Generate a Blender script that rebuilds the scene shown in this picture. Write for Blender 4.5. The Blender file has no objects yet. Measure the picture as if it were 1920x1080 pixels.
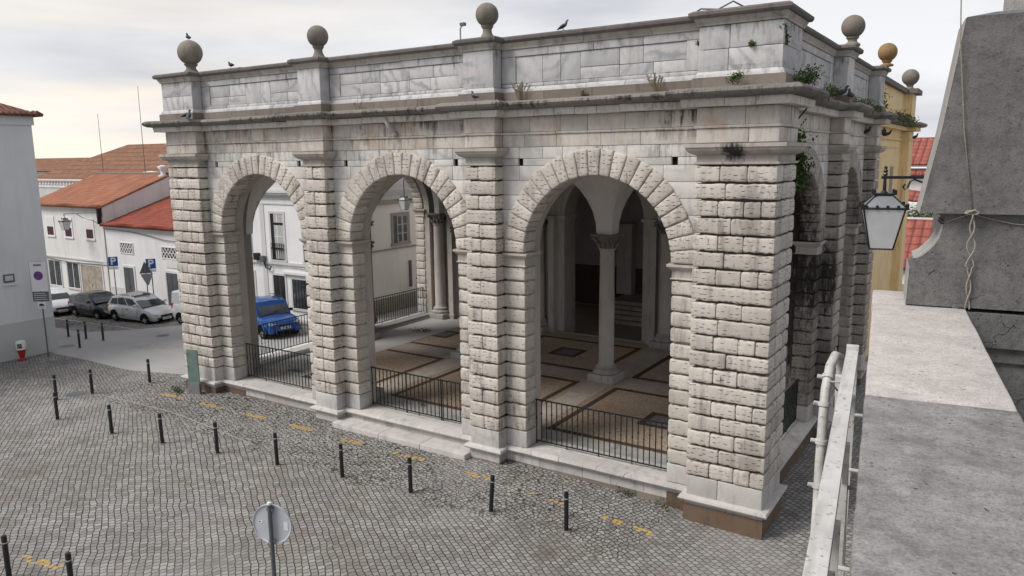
import bpy, bmesh, math, random
import numpy as np
from mathutils import Matrix, Vector
random.seed(7); rng = np.random.default_rng(7)
S = bpy.context.scene; COL = S.collection; R_ = math.radians

# ------------------------------------------------------------------ camera, sky, sun, exposure
cam = bpy.data.cameras.new('camera'); camo = bpy.data.objects.new('camera', cam); COL.objects.link(camo)
RW = [[0.83887, 0.08200, -0.53812], [0.54405, -0.15160, 0.82520], [-0.01390, -0.98501, -0.17184]]
RW = [[0.83865, 0.083002, -0.53831], [0.544546, -0.14893, 0.825403], [-0.01166, -0.985358, -0.170098]]
CAMP = (3.9983, -16.1671, 7.8)
M = Matrix(((RW[0][0], -RW[0][1], -RW[0][2]), (RW[1][0], -RW[1][1], -RW[1][2]), (RW[2][0], -RW[2][1], -RW[2][2])))
M.normalize()
camo.matrix_world = Matrix.Translation(CAMP) @ M.to_4x4()
cam.sensor_width = 36; cam.lens = 1419.73 / 1920 * 36; cam.clip_end = 3000; cam.clip_start = 0.05
S.camera = camo
SUN_EL, SUN_AZ = 50, 218      # azimuth measured clockwise from +Y (behind-left of the camera)
w = bpy.data.worlds.new('World'); S.world = w; w.use_nodes = True
nt = w.node_tree; nt.nodes.clear()
def WN(t, **k):
    n = nt.nodes.new(t)
    for a, b in k.items(): setattr(n, a, b)
    return n
wo = WN('ShaderNodeOutputWorld'); bg = WN('ShaderNodeBackground'); sky = WN('ShaderNodeTexSky', sky_type='NISHITA', sun_disc=False)
sky.sun_elevation = R_(SUN_EL); sky.sun_rotation = R_(SUN_AZ); sky.air_density = 1.5; sky.dust_density = 4
tc = WN('ShaderNodeTexCoord'); sep = WN('ShaderNodeSeparateXYZ'); nt.links.new(tc.outputs['Generated'], sep.inputs[0])
mp = WN('ShaderNodeMapping'); mp.inputs['Scale'].default_value = (1.0, 1.0, 4.5); nt.links.new(tc.outputs['Generated'], mp.inputs[0])
nz = WN('ShaderNodeTexNoise'); nz.inputs['Scale'].default_value = 1.7; nz.inputs['Detail'].default_value = 7; nz.inputs['Roughness'].default_value = .5
nt.links.new(mp.outputs[0], nz.inputs[0])
cr = WN('ShaderNodeValToRGB'); nt.links.new(nz.outputs[0], cr.inputs[0])
e = cr.color_ramp.elements; e[0].position = .34; e[0].color = (4.3, 4.5, 5.1, 1); e[1].position = .64; e[1].color = (8.9, 8.9, 9.2, 1)
# glow low in the west, where thin cloud lets the evening light through
glw = WN('ShaderNodeVectorMath', operation='DOT_PRODUCT'); nt.links.new(tc.outputs['Generated'], glw.inputs[0]); glw.inputs[1].default_value = (-0.93, 0.36, 0.08)
gr = WN('ShaderNodeMapRange'); gr.inputs[1].default_value = .80; gr.inputs[2].default_value = 1.0; nt.links.new(glw.outputs['Value'], gr.inputs[0])
bnd = WN('ShaderNodeMapping'); bnd.inputs['Scale'].default_value = (1.3, 1.3, 16); nt.links.new(tc.outputs['Generated'], bnd.inputs[0])
nb = WN('ShaderNodeTexNoise'); nb.inputs['Scale'].default_value = 1.2; nb.inputs['Detail'].default_value = 5; nt.links.new(bnd.outputs[0], nb.inputs[0])
br = WN('ShaderNodeMapRange'); br.inputs[1].default_value = .38; br.inputs[2].default_value = .62; nt.links.new(nb.outputs[0], br.inputs[0])
mg = WN('ShaderNodeMath', operation='MULTIPLY'); nt.links.new(gr.outputs[0], mg.inputs[0]); zl_ = WN('ShaderNodeSeparateXYZ'); nt.links.new(tc.outputs['Generated'], zl_.inputs[0]); zm_ = WN('ShaderNodeMapRange'); nt.links.new(zl_.outputs[2], zm_.inputs[0]); zm_.inputs[1].default_value = .04; zm_.inputs[2].default_value = .3; zm_.inputs[3].default_value = 1.0; zm_.inputs[4].default_value = .25
mb_ = WN('ShaderNodeMath', operation='MULTIPLY'); nt.links.new(br.outputs[0], mb_.inputs[0]); nt.links.new(zm_.outputs[0], mb_.inputs[1]); nt.links.new(mb_.outputs[0], mg.inputs[1])
mxg = WN('ShaderNodeMix', data_type='RGBA'); nt.links.new(mg.outputs[0], mxg.inputs[0]); nt.links.new(cr.outputs[0], mxg.inputs[6]); mxg.inputs[7].default_value = (10.6, 9.4, 7.9, 1)
mxs = WN('ShaderNodeMix', data_type='RGBA'); mxs.inputs[0].default_value = .88; nt.links.new(sky.outputs[0], mxs.inputs[6]); nt.links.new(mxg.outputs[2], mxs.inputs[7])
sz_ = WN('ShaderNodeSeparateXYZ'); nt.links.new(tc.outputs['Generated'], sz_.inputs[0]); zr_ = WN('ShaderNodeMapRange'); nt.links.new(sz_.outputs[2], zr_.inputs[0]); zr_.inputs[1].default_value = .02; zr_.inputs[2].default_value = .45; zr_.inputs[3].default_value = 1.12; zr_.inputs[4].default_value = .80
vm_ = WN('ShaderNodeVectorMath', operation='SCALE'); nt.links.new(mxs.outputs[2], vm_.inputs[0]); nt.links.new(zr_.outputs[0], vm_.inputs['Scale']); nt.links.new(vm_.outputs[0], bg.inputs[0]); bg.inputs[1].default_value = .074; nt.links.new(bg.outputs[0], wo.inputs[0])
sl = bpy.data.lights.new('sun', 'SUN'); sl.energy = 2.1; sl.angle = R_(26); sl.color = (1, .96, .91)
so = bpy.data.objects.new('sun', sl); COL.objects.link(so)
az = R_(SUN_AZ); el = R_(SUN_EL); sd = Vector((math.sin(az) * math.cos(el), math.cos(az) * math.cos(el), math.sin(el)))
so.rotation_euler = sd.to_track_quat('Z', 'Y').to_euler()
S.view_settings.view_transform = 'Standard'; S.view_settings.look = 'None'; S.view_settings.exposure = 0.55; S.view_settings.gamma = 1

# ------------------------------------------------------------------ materials
class G:
    def __init__(s, name, rough=.8, spec=.3, metal=0):
        s.m = bpy.data.materials.new(name); s.m.use_nodes = True; s.t = s.m.node_tree; s.b = s.t.nodes['Principled BSDF']
        s.b.inputs['Roughness'].default_value = rough; s.b.inputs['Specular IOR Level'].default_value = spec; s.b.inputs['Metallic'].default_value = metal
        s.co = s.t.nodes.new('ShaderNodeTexCoord').outputs['Object']
    def n(s, t, **k):
        n = s.t.nodes.new(t)
        for a, b in k.items(): setattr(n, a, b)
        return n
    def l(s, a, b): s.t.links.new(a, b)
    def put(s, sock, v):
        if hasattr(v, 'is_linked') or isinstance(v, bpy.types.NodeSocket): s.l(v, sock)
        else: sock.default_value = v
    def map(s, co, scale=(1, 1, 1), rot=(0, 0, 0), loc=(0, 0, 0)):
        n = s.n('ShaderNodeMapping'); s.l(co, n.inputs[0]); n.inputs['Scale'].default_value = scale; n.inputs['Rotation'].default_value = rot; n.inputs['Location'].default_value = loc; return n.outputs[0]
    def noise(s, co, sc, det=4, rg=.55, dist=0):
        n = s.n('ShaderNodeTexNoise'); s.l(co, n.inputs[0]); n.inputs['Scale'].default_value = sc; n.inputs['Detail'].default_value = det; n.inputs['Roughness'].default_value = rg; n.inputs['Distortion'].default_value = dist; return n.outputs[0]
    def vor(s, co, sc, rnd=1, out='Distance', feat='F1'):
        n = s.n('ShaderNodeTexVoronoi', feature=feat); s.l(co, n.inputs[0]); n.inputs['Scale'].default_value = sc; n.inputs['Randomness'].default_value = rnd; return n.outputs[out]
    def rg(s, v, a, b, c=0, d=1):
        n = s.n('ShaderNodeMapRange'); s.l(v, n.inputs[0]); n.inputs[1].default_value = a; n.inputs[2].default_value = b; n.inputs[3].default_value = c; n.inputs[4].default_value = d; return n.outputs[0]
    def ma(s, op, a, b=0.0):
        n = s.n('ShaderNodeMath', operation=op); s.put(n.inputs[0], a); s.put(n.inputs[1], b); return n.outputs[0]
    def va(s, op, a, b):
        n = s.n('ShaderNodeVectorMath', operation=op); s.put(n.inputs[0], a); s.put(n.inputs[1], b); return n.outputs[0]
    def mix(s, f, a, b, bt='MIX'):
        n = s.n('ShaderNodeMix', data_type='RGBA', blend_type=bt); s.put(n.inputs[0], f)
        for i, v in ((6, a), (7, b)):
            if isinstance(v, tuple): v = (*v[:3], 1)
            s.put(n.inputs[i], v)
        return n.outputs[2]
    def bump(s, h, dist=.01, st=1, nrm=None):
        n = s.n('ShaderNodeBump'); s.l(h, n.inputs['Height']); n.inputs['Distance'].default_value = dist; n.inputs['Strength'].default_value = st
        if nrm: s.l(nrm, n.inputs['Normal'])
        return n.outputs[0]
    def attr(s, name):
        n = s.n('ShaderNodeAttribute'); n.attribute_name = name; return n.outputs['Fac']
    def fin(s, col, nrm=None, rough=None):
        s.put(s.b.inputs['Base Color'], (*col[:3], 1) if isinstance(col, tuple) else col)
        if nrm: s.l(nrm, s.b.inputs['Normal'])
        if rough is not None: s.put(s.b.inputs['Roughness'], rough)
        return s.m

def plain(name, col, rough=.6, spec=.3, metal=0, var=.12, sc=6, bump=0):
    g = G(name, rough, spec, metal); n = g.noise(g.co, sc, 5)
    c = g.mix(g.rg(n, .3, .7), tuple(x * (1 - var) for x in col), tuple(min(1, x * (1 + var)) for x in col))
    return g.fin(c, g.bump(n, bump) if bump else None)

def stone(name, c1, c2, stain=(.05, .045, .04), amt=.5, pits=0, vein=0, warm=None, rough=.85, lichen=0, streak=(2.6, 2.6, .5), spots=(), drip_shade=()):
    g = G(name, rough, .25); tone = g.attr('tone')
    off = g.n('ShaderNodeCombineXYZ'); g.l(g.ma('MULTIPLY', tone, 37.), off.inputs[0]); g.l(g.ma('MULTIPLY', tone, 91.), off.inputs[2])
    co = g.va('ADD', g.co, off.outputs[0])
    n1 = g.noise(co, 1.6, 6, .6); n2 = g.noise(g.co, 14, 6, .65); n3 = g.noise(g.co, 60, 3)
    f = g.ma('ADD', g.rg(n1, .3, .7, 0, .45), g.ma('MULTIPLY', tone, .6))
    c = g.mix(f, c1, c2)
    if vein:
        rot = g.n('ShaderNodeVectorRotate', rotation_type='AXIS_ANGLE'); g.l(co, rot.inputs[0]); rot.inputs['Axis'].default_value = (0, 1, 0); g.l(g.ma('MULTIPLY', tone, 2.6), rot.inputs['Angle'])
        wv = g.n('ShaderNodeTexWave', bands_direction='X'); g.l(rot.outputs[0], wv.inputs[0]); wv.inputs['Scale'].default_value = .9; wv.inputs['Distortion'].default_value = 9; wv.inputs['Detail'].default_value = 6; wv.inputs['Detail Scale'].default_value = 1.1; wv.inputs['Detail Roughness'].default_value = .7
        c = g.mix(g.ma('MULTIPLY', g.rg(wv.outputs[1], .55, 1.0), g.ma('MULTIPLY', g.rg(g.noise(co, .9, 3), .42, .6), vein)), c, (.27, .28, .31))
    c = g.mix(g.rg(n2, .45, .75, 0, .35), c, tuple(x * .62 for x in c1))
    if warm:
        wn = g.noise(g.map(g.co, (1, 1, .6)), 1.9, 5, .6); c = g.mix(g.rg(wn, .52, .72, 0, .6), c, warm)
    st = g.noise(g.map(g.co, streak), 1.5, 7, .68); st2 = g.noise(g.co, .35, 3)
    sm = g.ma('MULTIPLY', g.rg(st, .5, .72), g.rg(st2, .4, .66, .25, 1))
    c = g.mix(g.ma('MULTIPLY', sm, amt), c, stain)
    if drip_shade:
        zz_ = g.n('ShaderNodeSeparateXYZ'); g.l(g.co, zz_.inputs[0]); dn = g.noise(g.map(g.co, (4.5, 4.5, .5)), 1.6, 7, .75); dz_ = g.noise(g.co, 1.1, 4, .6)
        for zt_, ln_, a in drip_shade:
            k = g.ma('MULTIPLY', g.rg(zz_.outputs[2], zt_ - ln_, zt_, 0, 1), g.rg(zz_.outputs[2], zt_ + .02, zt_ + .03, 1, 0)); k = g.ma('ADD', g.ma('MULTIPLY', k, .16), g.ma('MULTIPLY', g.ma('SUBTRACT', dz_, .5), .75))
            c = g.mix(g.ma('MULTIPLY', g.ma('MULTIPLY', g.rg(g.ma('ADD', dn, k), .66, .84), g.rg(zz_.outputs[2], zt_ - ln_, zt_ - ln_ * .8, 0, 1)), a), c, (.045, .036, .030))
    for (cx, cy, cz, rx, ry, rz_, a) in spots:      # dark stains and blackened patches round given centres
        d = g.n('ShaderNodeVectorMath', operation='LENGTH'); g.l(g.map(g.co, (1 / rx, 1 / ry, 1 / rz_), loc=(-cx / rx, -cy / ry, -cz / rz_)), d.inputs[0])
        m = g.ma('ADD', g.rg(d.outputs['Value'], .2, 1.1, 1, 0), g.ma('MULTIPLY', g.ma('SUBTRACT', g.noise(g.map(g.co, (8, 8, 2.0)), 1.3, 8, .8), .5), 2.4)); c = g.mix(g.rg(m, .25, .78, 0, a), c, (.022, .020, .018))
    if lichen:
        ln = g.noise(g.co, 3.2, 8, .72); c = g.mix(g.rg(ln, .52, .6, 0, lichen), c, (.36, .2, .04))
    h = g.ma('ADD', g.ma('MULTIPLY', n2, .6), g.ma('MULTIPLY', n3, .25))
    if pits:
        pc = g.va('ADD', co, g.va('SCALE', g.n('ShaderNodeCombineXYZ').outputs[0], (0, 0, 0)))
        nd = g.n('ShaderNodeTexNoise'); g.l(g.co, nd.inputs[0]); nd.inputs['Scale'].default_value = 7
        wob = g.n('ShaderNodeVectorMath', operation='MULTIPLY_ADD'); g.l(nd.outputs[1], wob.inputs[0]); wob.inputs[1].default_value = (.03, .03, .05); g.l(co, wob.inputs[2])
        mc = g.map(wob.outputs[0], (7.2, 7.2, 8.6)); vp = g.vor(mc, 1, .45, 'Position'); dv = g.va('MULTIPLY', g.va('SUBTRACT', mc, vp), (1, 1, 3.0))
        dl_ = g.n('ShaderNodeVectorMath', operation='LENGTH'); g.l(dv, dl_.inputs[0])
        pm = g.rg(dl_.outputs['Value'], .22, .42, 1, 0); sel = g.rg(g.noise(co, 2.2, 2), .33, .45)
        pm = g.ma('MULTIPLY', pm, sel); c = g.mix(g.ma('MULTIPLY', pm, pits), c, (.10, .09, .08)); h = g.ma('SUBTRACT', h, g.ma('MULTIPLY', pm, 1.1))
    return g.fin(c, g.bump(h, .012, .9))

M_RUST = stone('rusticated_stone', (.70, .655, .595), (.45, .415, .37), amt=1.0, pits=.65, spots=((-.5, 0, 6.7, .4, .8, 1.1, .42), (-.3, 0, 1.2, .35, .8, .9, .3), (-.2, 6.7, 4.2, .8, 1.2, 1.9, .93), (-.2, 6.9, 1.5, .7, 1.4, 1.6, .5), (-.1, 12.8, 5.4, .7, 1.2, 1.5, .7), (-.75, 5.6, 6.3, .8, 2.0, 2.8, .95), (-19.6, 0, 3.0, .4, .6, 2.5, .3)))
M_RUSTD = stone('dark_flank_stone', (.47, .425, .385), (.30, .27, .245), amt=.95, pits=.65, spots=((-.5, 0, 6.7, .4, .8, 1.1, .42), (-.3, 0, 1.2, .35, .8, .9, .3), (-.2, 6.7, 4.2, .8, 1.2, 1.9, .93), (-.2, 6.9, 1.5, .7, 1.4, 1.6, .5), (-.1, 12.8, 5.4, .7, 1.2, 1.5, .7), (-1.1, 5.4, 6.2, .85, 2.8, 3.0, .97), (-.9, 6.6, 4.4, .8, .9, 2.2, .9), (-19.6, 0, 3.0, .4, .6, 2.5, .3)))  # darker copy of the rusticated stone for the right flank
M_ASH = stone('ashlar_stone', (.72, .68, .62), (.50, .465, .425), stain=(.07, .055, .045), amt=.85, warm=(.46, .31, .19), vein=.1, streak=(4, 4, .7), drip_shade=((8.80, .36, .85), (8.36, .3, .5)))
M_SPAN = stone('spandrel_marble', (.73, .71, .675), (.50, .48, .455), amt=.55, vein=.35, drip_shade=((8.05, .6, .55),))
M_PARA = stone('parapet_marble', (.64, .625, .61), (.42, .42, .43), amt=.5, vein=.7, drip_shade=((10.46, .55, .7), (9.62, .2, .5)))
M_TORUS = stone('weathered_shaded_cornice_stone', (.27, .25, .225), (.15, .14, .13), stain=(.012, .011, .011), amt=1.0, streak=(10, 10, 1.0), drip_shade=((9.11, .2, 1.0), (9.11, .25, .8)))  # besides drip stains, the bands paint a shaded lower half on the roll
M_BLOCK = stone('cornice_block_stone', (.70, .66, .60), (.56, .52, .47), stain=(.03, .027, .024), amt=.8, streak=(5, 5, 2), drip_shade=((8.97, .2, .55),))
M_COPE = stone('weathered_coping_stone', (.20, .18, .165), (.11, .10, .095), stain=(.03, .03, .03), amt=.9)
M_MOULD = stone('moulding_stone', (.55, .51, .46), (.36, .33, .30), amt=.95, spots=((-.9, -.2, 7.85, .4, .5, .35, .95),))
M_BROWN = stone('brown_plinth_stone', (.185, .13, .09), (.12, .085, .06), amt=.6)
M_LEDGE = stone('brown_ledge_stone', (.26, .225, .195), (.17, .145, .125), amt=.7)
M_PLINTH = stone('plinth_marble', (.60, .575, .55), (.42, .40, .38), amt=.5, vein=.3)
M_SMOOTH = stone('smooth_shaft_stone', (.56, .52, .475), (.40, .37, .34), amt=.5, spots=((-.9, 5.2, 6.2, 1.8, 4.5, 4.2, .97), (-.9, 6.6, 3.5, 1.5, 1.6, 3.5, .9), (-.9, 11.4, 6.6, 1.5, 3.4, 2.6, .8)))  # spots blacken the soffits and inner piers of the right flank
M_BALL = stone('ball_stone', (.30, .265, .22), (.17, .155, .135), amt=.8)
M_BALLO = stone('lichen_ball_stone', (.36, .24, .12), (.25, .17, .09), amt=.6, lichen=.9)
M_CORE = plain('mortar_core', (.12, .105, .09), .95, .1)
M_DARK = plain('dark_hole', (.01, .01, .01), .9, .1)
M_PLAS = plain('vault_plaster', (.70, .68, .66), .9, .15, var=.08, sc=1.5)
M_PLASD = plain('shade_darkened_plaster', (.36, .33, .31), .9, .15, var=.12, sc=1.2)  # white plaster coloured darker to stand in for the inner room's shade
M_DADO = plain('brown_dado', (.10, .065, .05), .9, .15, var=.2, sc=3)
def yellow():
    g = G('ochre_render', .9, .15); n = g.noise(g.co, 1.2, 6, .6); st = g.noise(g.map(g.co, (3, 3, .25)), 1.6, 6, .7)
    c = g.mix(g.rg(n, .3, .7), (.84, .68, .42), (.77, .57, .29)); c = g.mix(g.rg(st, .56, .74, 0, .75), c, (.16, .13, .08)); return g.fin(c, g.bump(n, .01, .4))
M_YEL = yellow()
def limewash(name, col, dirt=.35, cold=(.42, .42, .41)):
    g = G(name, .9, .15); n = g.noise(g.co, .7, 6, .6); st = g.noise(g.map(g.co, (1.6, 1.6, .2)), 1.5, 7, .7); f = g.noise(g.co, 25, 4)
    c = g.mix(g.rg(n, .3, .7, 0, 1), col, tuple(x * .9 for x in col)); c = g.mix(g.rg(st, .5, .76, 0, dirt), c, cold); return g.fin(c, g.bump(f, .004, .6))
M_WHITE = limewash('white_limewash', (.80, .80, .80)); M_WHITE2 = limewash('white_limewash_old', (.74, .735, .72), .55)
M_PALE = limewash('pale_blue_grey_wall', (.69, .71, .73), .45, (.54, .56, .58)); M_PALEB = limewash('grey_wall_base', (.52, .535, .53), .5, (.40, .41, .40))
M_BEIGE = limewash('beige_render', (.80, .775, .75), .2, (.48, .45, .42)); M_TRIM = limewash('grey_trim', (.60, .60, .59), .3); M_TRIMB = limewash('brown_grey_trim', (.34, .315, .27), .5, (.17, .155, .13))

def tiles(name, c1, c2, dark, w=4.5, moss=.4, ys=.9, line=.6):
    # pantiles: object X runs along the eave, object Y up the slope
    g = G(name, .85, .2)
    wv = g.n('ShaderNodeTexWave', bands_direction='X', wave_profile='SIN'); g.l(g.co, wv.inputs[0]); wv.inputs['Scale'].default_value = w / 3.0; wv.inputs['Distortion'].default_value = 0
    wy = g.n('ShaderNodeTexWave', bands_direction='Y', wave_profile='SAW'); g.l(g.co, wy.inputs[0]); wy.inputs['Scale'].default_value = ys; wy.inputs['Distortion'].default_value = .3
    n = g.noise(g.co, 1.1, 7, .65); m = g.vor(g.map(g.co, (2.6, 1.6, 1)), 1, .4, 'Color'); cell = g.n('ShaderNodeSeparateColor'); g.l(m, cell.inputs[0])
    c = g.mix(g.rg(n, .35, .65), c1, c2); c = g.mix(g.ma('MULTIPLY', g.rg(cell.outputs[0], .3, 1), .55), c, tuple(x * .5 for x in c1)); sp_ = g.noise(g.map(g.co, (5, 1.2, 1)), .8, 6, .7); c = g.mix(g.rg(sp_, .52, .7, 0, .6), c, tuple(x * .45 + .02 for x in c2))
    c = g.mix(g.rg(wv.outputs[1], .0, .35, .65, 0), c, dark); c = g.mix(g.rg(wy.outputs[1], .8, 1, 0, line), c, dark)
    mo = g.noise(g.co, 4, 7, .75); c = g.mix(g.rg(mo, .56, .68, 0, moss), c, (.05, .045, .03))
    h = g.ma('ADD', wv.outputs[1], g.ma('MULTIPLY', wy.outputs[1], -.5)); return g.fin(c, g.bump(h, .06, .9))
M_TILE = tiles('orange_roof_tiles', (.50, .22, .13), (.38, .165, .10), (.16, .06, .035)); M_TILE2 = tiles('old_red_roof_tiles', (.44, .115, .075), (.31, .085, .06), (.08, .035, .03), 4, .95)
M_TILE3 = tiles('distant_brown_roof_tiles', (.36, .19, .115), (.24, .115, .075), (.07, .04, .03), 1.6, .6, .24, .85); M_TILE4 = tiles('new_red_roof_tiles', (.42, .14, .105), (.33, .10, .08), (.09, .025, .025), 1.7, .3, .33, .8)

M_TILE5 = tiles('dark_weathered_roof_tiles', (.26, .12, .085), (.19, .09, .07), (.06, .03, .025), 4, .8)
def cobbles():
    g = G('cobblestones', .85, .25); sx = g.n('ShaderNodeSeparateXYZ'); g.l(g.co, sx.inputs[0])
    w1 = g.n('ShaderNodeTexNoise'); g.l(g.co, w1.inputs[0]); w1.inputs['Scale'].default_value = .065; w1.inputs['Detail'].default_value = 1
    w2 = g.n('ShaderNodeTexNoise'); g.l(g.co, w2.inputs[0]); w2.inputs['Scale'].default_value = 2.2; w2.inputs['Detail'].default_value = 3
    def warp(co, n, a):
        k = g.n('ShaderNodeVectorMath', operation='MULTIPLY_ADD'); g.l(g.va('SUBTRACT', n.outputs[1], (.5, .5, .5)), k.inputs[0]); k.inputs[1].default_value = (a, a, 0); g.l(co, k.inputs[2]); return k.outputs[0]
    cw = warp(warp(g.co, w1, 3.0), w2, .13)
    def brick(rot, bw, rh, sc):
        b = g.n('ShaderNodeTexBrick'); g.l(g.map(cw, rot=(0, 0, rot)), b.inputs[0]); b.offset = .5; b.offset_frequency = 2; b.squash = 1
        b.inputs['Scale'].default_value = sc; b.inputs['Brick Width'].default_value = bw; b.inputs['Row Height'].default_value = rh; b.inputs['Mortar Size'].default_value = .0115; b.inputs['Mortar Smooth'].default_value = .45; b.inputs['Bias'].default_value = 0
        b.inputs['Color1'].default_value = (0, 0, 0, 1); b.inputs['Color2'].default_value = (1, 1, 1, 1); b.inputs['Mortar'].default_value = (.5, .5, .5, 1); return b
    A = brick(R_(-148), .15, .142, 1.0)
    # looser setting beside the building: voronoi cells
    vc = g.map(warp(g.co, w2, .1), (8.2, 8.2, 1), (0, 0, R_(22))); vd = g.vor(vc, 1, .62, 'Distance', 'DISTANCE_TO_EDGE'); vcol = g.n('ShaderNodeSeparateColor'); g.l(g.vor(vc, 1, .62, 'Color'), vcol.inputs[0])
    edge = g.ma('ADD', sx.outputs[1], g.ma('MULTIPLY', g.ma('SUBTRACT', g.noise(g.co, .5, 3), .5), 2.4))
    zone = g.ma('MULTIPLY', g.rg(edge, -2.75, -2.7), g.rg(sx.outputs[0], -2.2, -2.1, 1, 0))
    mort = g.mix(zone, A.outputs['Fac'], g.rg(vd, .05, .11, 1, 0)); mo = g.n('ShaderNodeSeparateColor'); g.l(mort, mo.inputs[0]); mort = mo.outputs[0]
    cs = g.n('ShaderNodeSeparateColor'); g.l(A.outputs['Color'], cs.inputs[0]); cellm = g.mix(zone, cs.outputs[0], vcol.outputs[0]); c2 = g.n('ShaderNodeSeparateColor'); g.l(cellm, c2.inputs[0]); cell = c2.outputs[0]
    n = g.noise(g.co, .45, 5, .6); f = g.noise(g.co, 35, 4, .6)
    c = g.mix(cell, (.42, .41, .395), (.235, .23, .222)); odd = g.n('ShaderNodeTexWhiteNoise', noise_dimensions='1D'); g.l(cell, odd.inputs[1]); c = g.mix(g.rg(odd.outputs[0], .82, .95, 0, .45), c, (.17, .13, .10)); c = g.mix(g.rg(n, .4, .65, 0, .45), c, (.20, .185, .175)); wn = g.noise(g.co, .8, 4); c = g.mix(g.rg(wn, .55, .7, 0, .4), c, (.25, .2, .165))
    c = g.mix(g.rg(f, .4, .7, 0, .4), c, (.12, .11, .105))
    gn = g.noise(g.map(g.co, loc=(3, 8, 0)), .33, 4, .6); jc = g.mix(g.rg(gn, .5, .62), (.028, .024, .021), (.042, .048, .02))
    mw = g.ma('MULTIPLY', mort, .92); c = g.mix(mw, c, jc)
    big = g.noise(g.map(g.co, loc=(13, 3, 0)), .6, 6, .7); c = g.mix(g.rg(big, .54, .7, 0, .55), c, (.12, .108, .09)); lt = g.noise(g.map(g.co, loc=(3, 23, 0)), .25, 5, .6); c = g.mix(g.rg(lt, .5, .66, 0, .35), c, (.36, .34, .33))
    h = g.ma('ADD', g.ma('MULTIPLY', mort, -1.0), g.ma('MULTIPLY', f, .15)); return g.fin(c, g.bump(h, .02, .9), g.rg(f, .3, .7, .6, .9))
M_COB = cobbles()
def asphalt():
    g = G('pale_worn_asphalt', .85, .25); n = g.noise(g.co, .4, 6, .6); f = g.noise(g.co, 60, 3); s = g.noise(g.map(g.co, (.25, 2, 1), (0, 0, .35)), 1.2, 5)
    c = g.mix(g.rg(n, .3, .7), (.43, .425, .415), (.35, .345, .34)); c = g.mix(g.rg(s, .5, .7, 0, .4), c, (.36, .35, .34)); c = g.mix(g.rg(f, .4, .7, 0, .3), c, (.17, .17, .17)); return g.fin(c, g.bump(f, .004))
M_ASPH = asphalt()
def pebbles():
    g = G('pebble_mosaic', .85, .2); v = g.vor(g.co, 24, .9, 'Distance', 'DISTANCE_TO_EDGE'); cc = g.n('ShaderNodeSeparateColor'); g.l(g.vor(g.co, 24, .9, 'Color'), cc.inputs[0])
    n = g.noise(g.co, .35, 4, .6); c = g.mix(cc.outputs[0], (.66, .54, .42), (.44, .34, .25)); c = g.mix(g.rg(n, .50, .68, 0, .6), c, (.42, .25, .15)); c = g.mix(g.rg(v, .0, .12, .85, 0), c, (.06, .04, .03)); return g.fin(c, g.bump(g.rg(v, 0, .2), .012))
M_PEB = pebbles()
M_BAND = stone('floor_band_slabs', (.46, .41, .36), (.33, .29, .25), amt=.6); M_BANDL = stone('floor_light_slabs', (.44, .42, .40), (.32, .31, .30), amt=.6); M_STRIP = plain('dark_brown_floor_strip', (.075, .052, .042), .8, .2, var=.3, sc=9)
M_SLABF = plain('dark_grey_slab', (.16, .155, .15), .8, .2, var=.2)
M_IRON = plain('dark_green_iron', (.012, .02, .017), .45, .5, .2); M_BLACK = plain('black_paint', (.012, .012, .015), .35, .5); M_STEEL = plain('galvanised_steel', (.30, .31, .33), .45, .5, .7)
M_GREYP = plain('grey_pole', (.12, .13, .14), .5, .4, .3); M_BACK = plain('grey_sign_back', (.52, .55, .60), .4, .5, .1, var=.04); M_SIGNW = plain('sign_white', (.75, .75, .76), .4, .4, var=.02); M_BLUE = plain('sign_blue', (.012, .09, .35), .4, .4, var=.03)
M_RED = plain('red_paint', (.42, .02, .02), .5, .4, var=.1); M_PURP = plain('faded_purple_paint', (.13, .05, .20), .5, .4, var=.1); M_WPNT = plain('white_paint', (.72, .71, .69), .5, .4, var=.06, sc=12)
M_REFL = plain('reflective_band', (.42, .44, .47), .35, .5, .3)
def gate_paint():
    g = G('chipped_white_metal_paint', .45, .45); n = g.noise(g.co, 45, 5, .7); m = g.noise(g.co, 9, 5, .6); c = g.mix(g.rg(m, .3, .7), (.60, .59, .57), (.46, .45, .43)); c = g.mix(g.rg(n, .60, .64, 0, .85), c, (.19, .12, .08)); gr_ = g.noise(g.map(g.co, (30, 4, 30)), 1, 5); c = g.mix(g.rg(gr_, .5, .7, 0, .5), c, (.30, .28, .25)); return g.fin(c, g.bump(n, .0015))
M_GATE = gate_paint()
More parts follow.
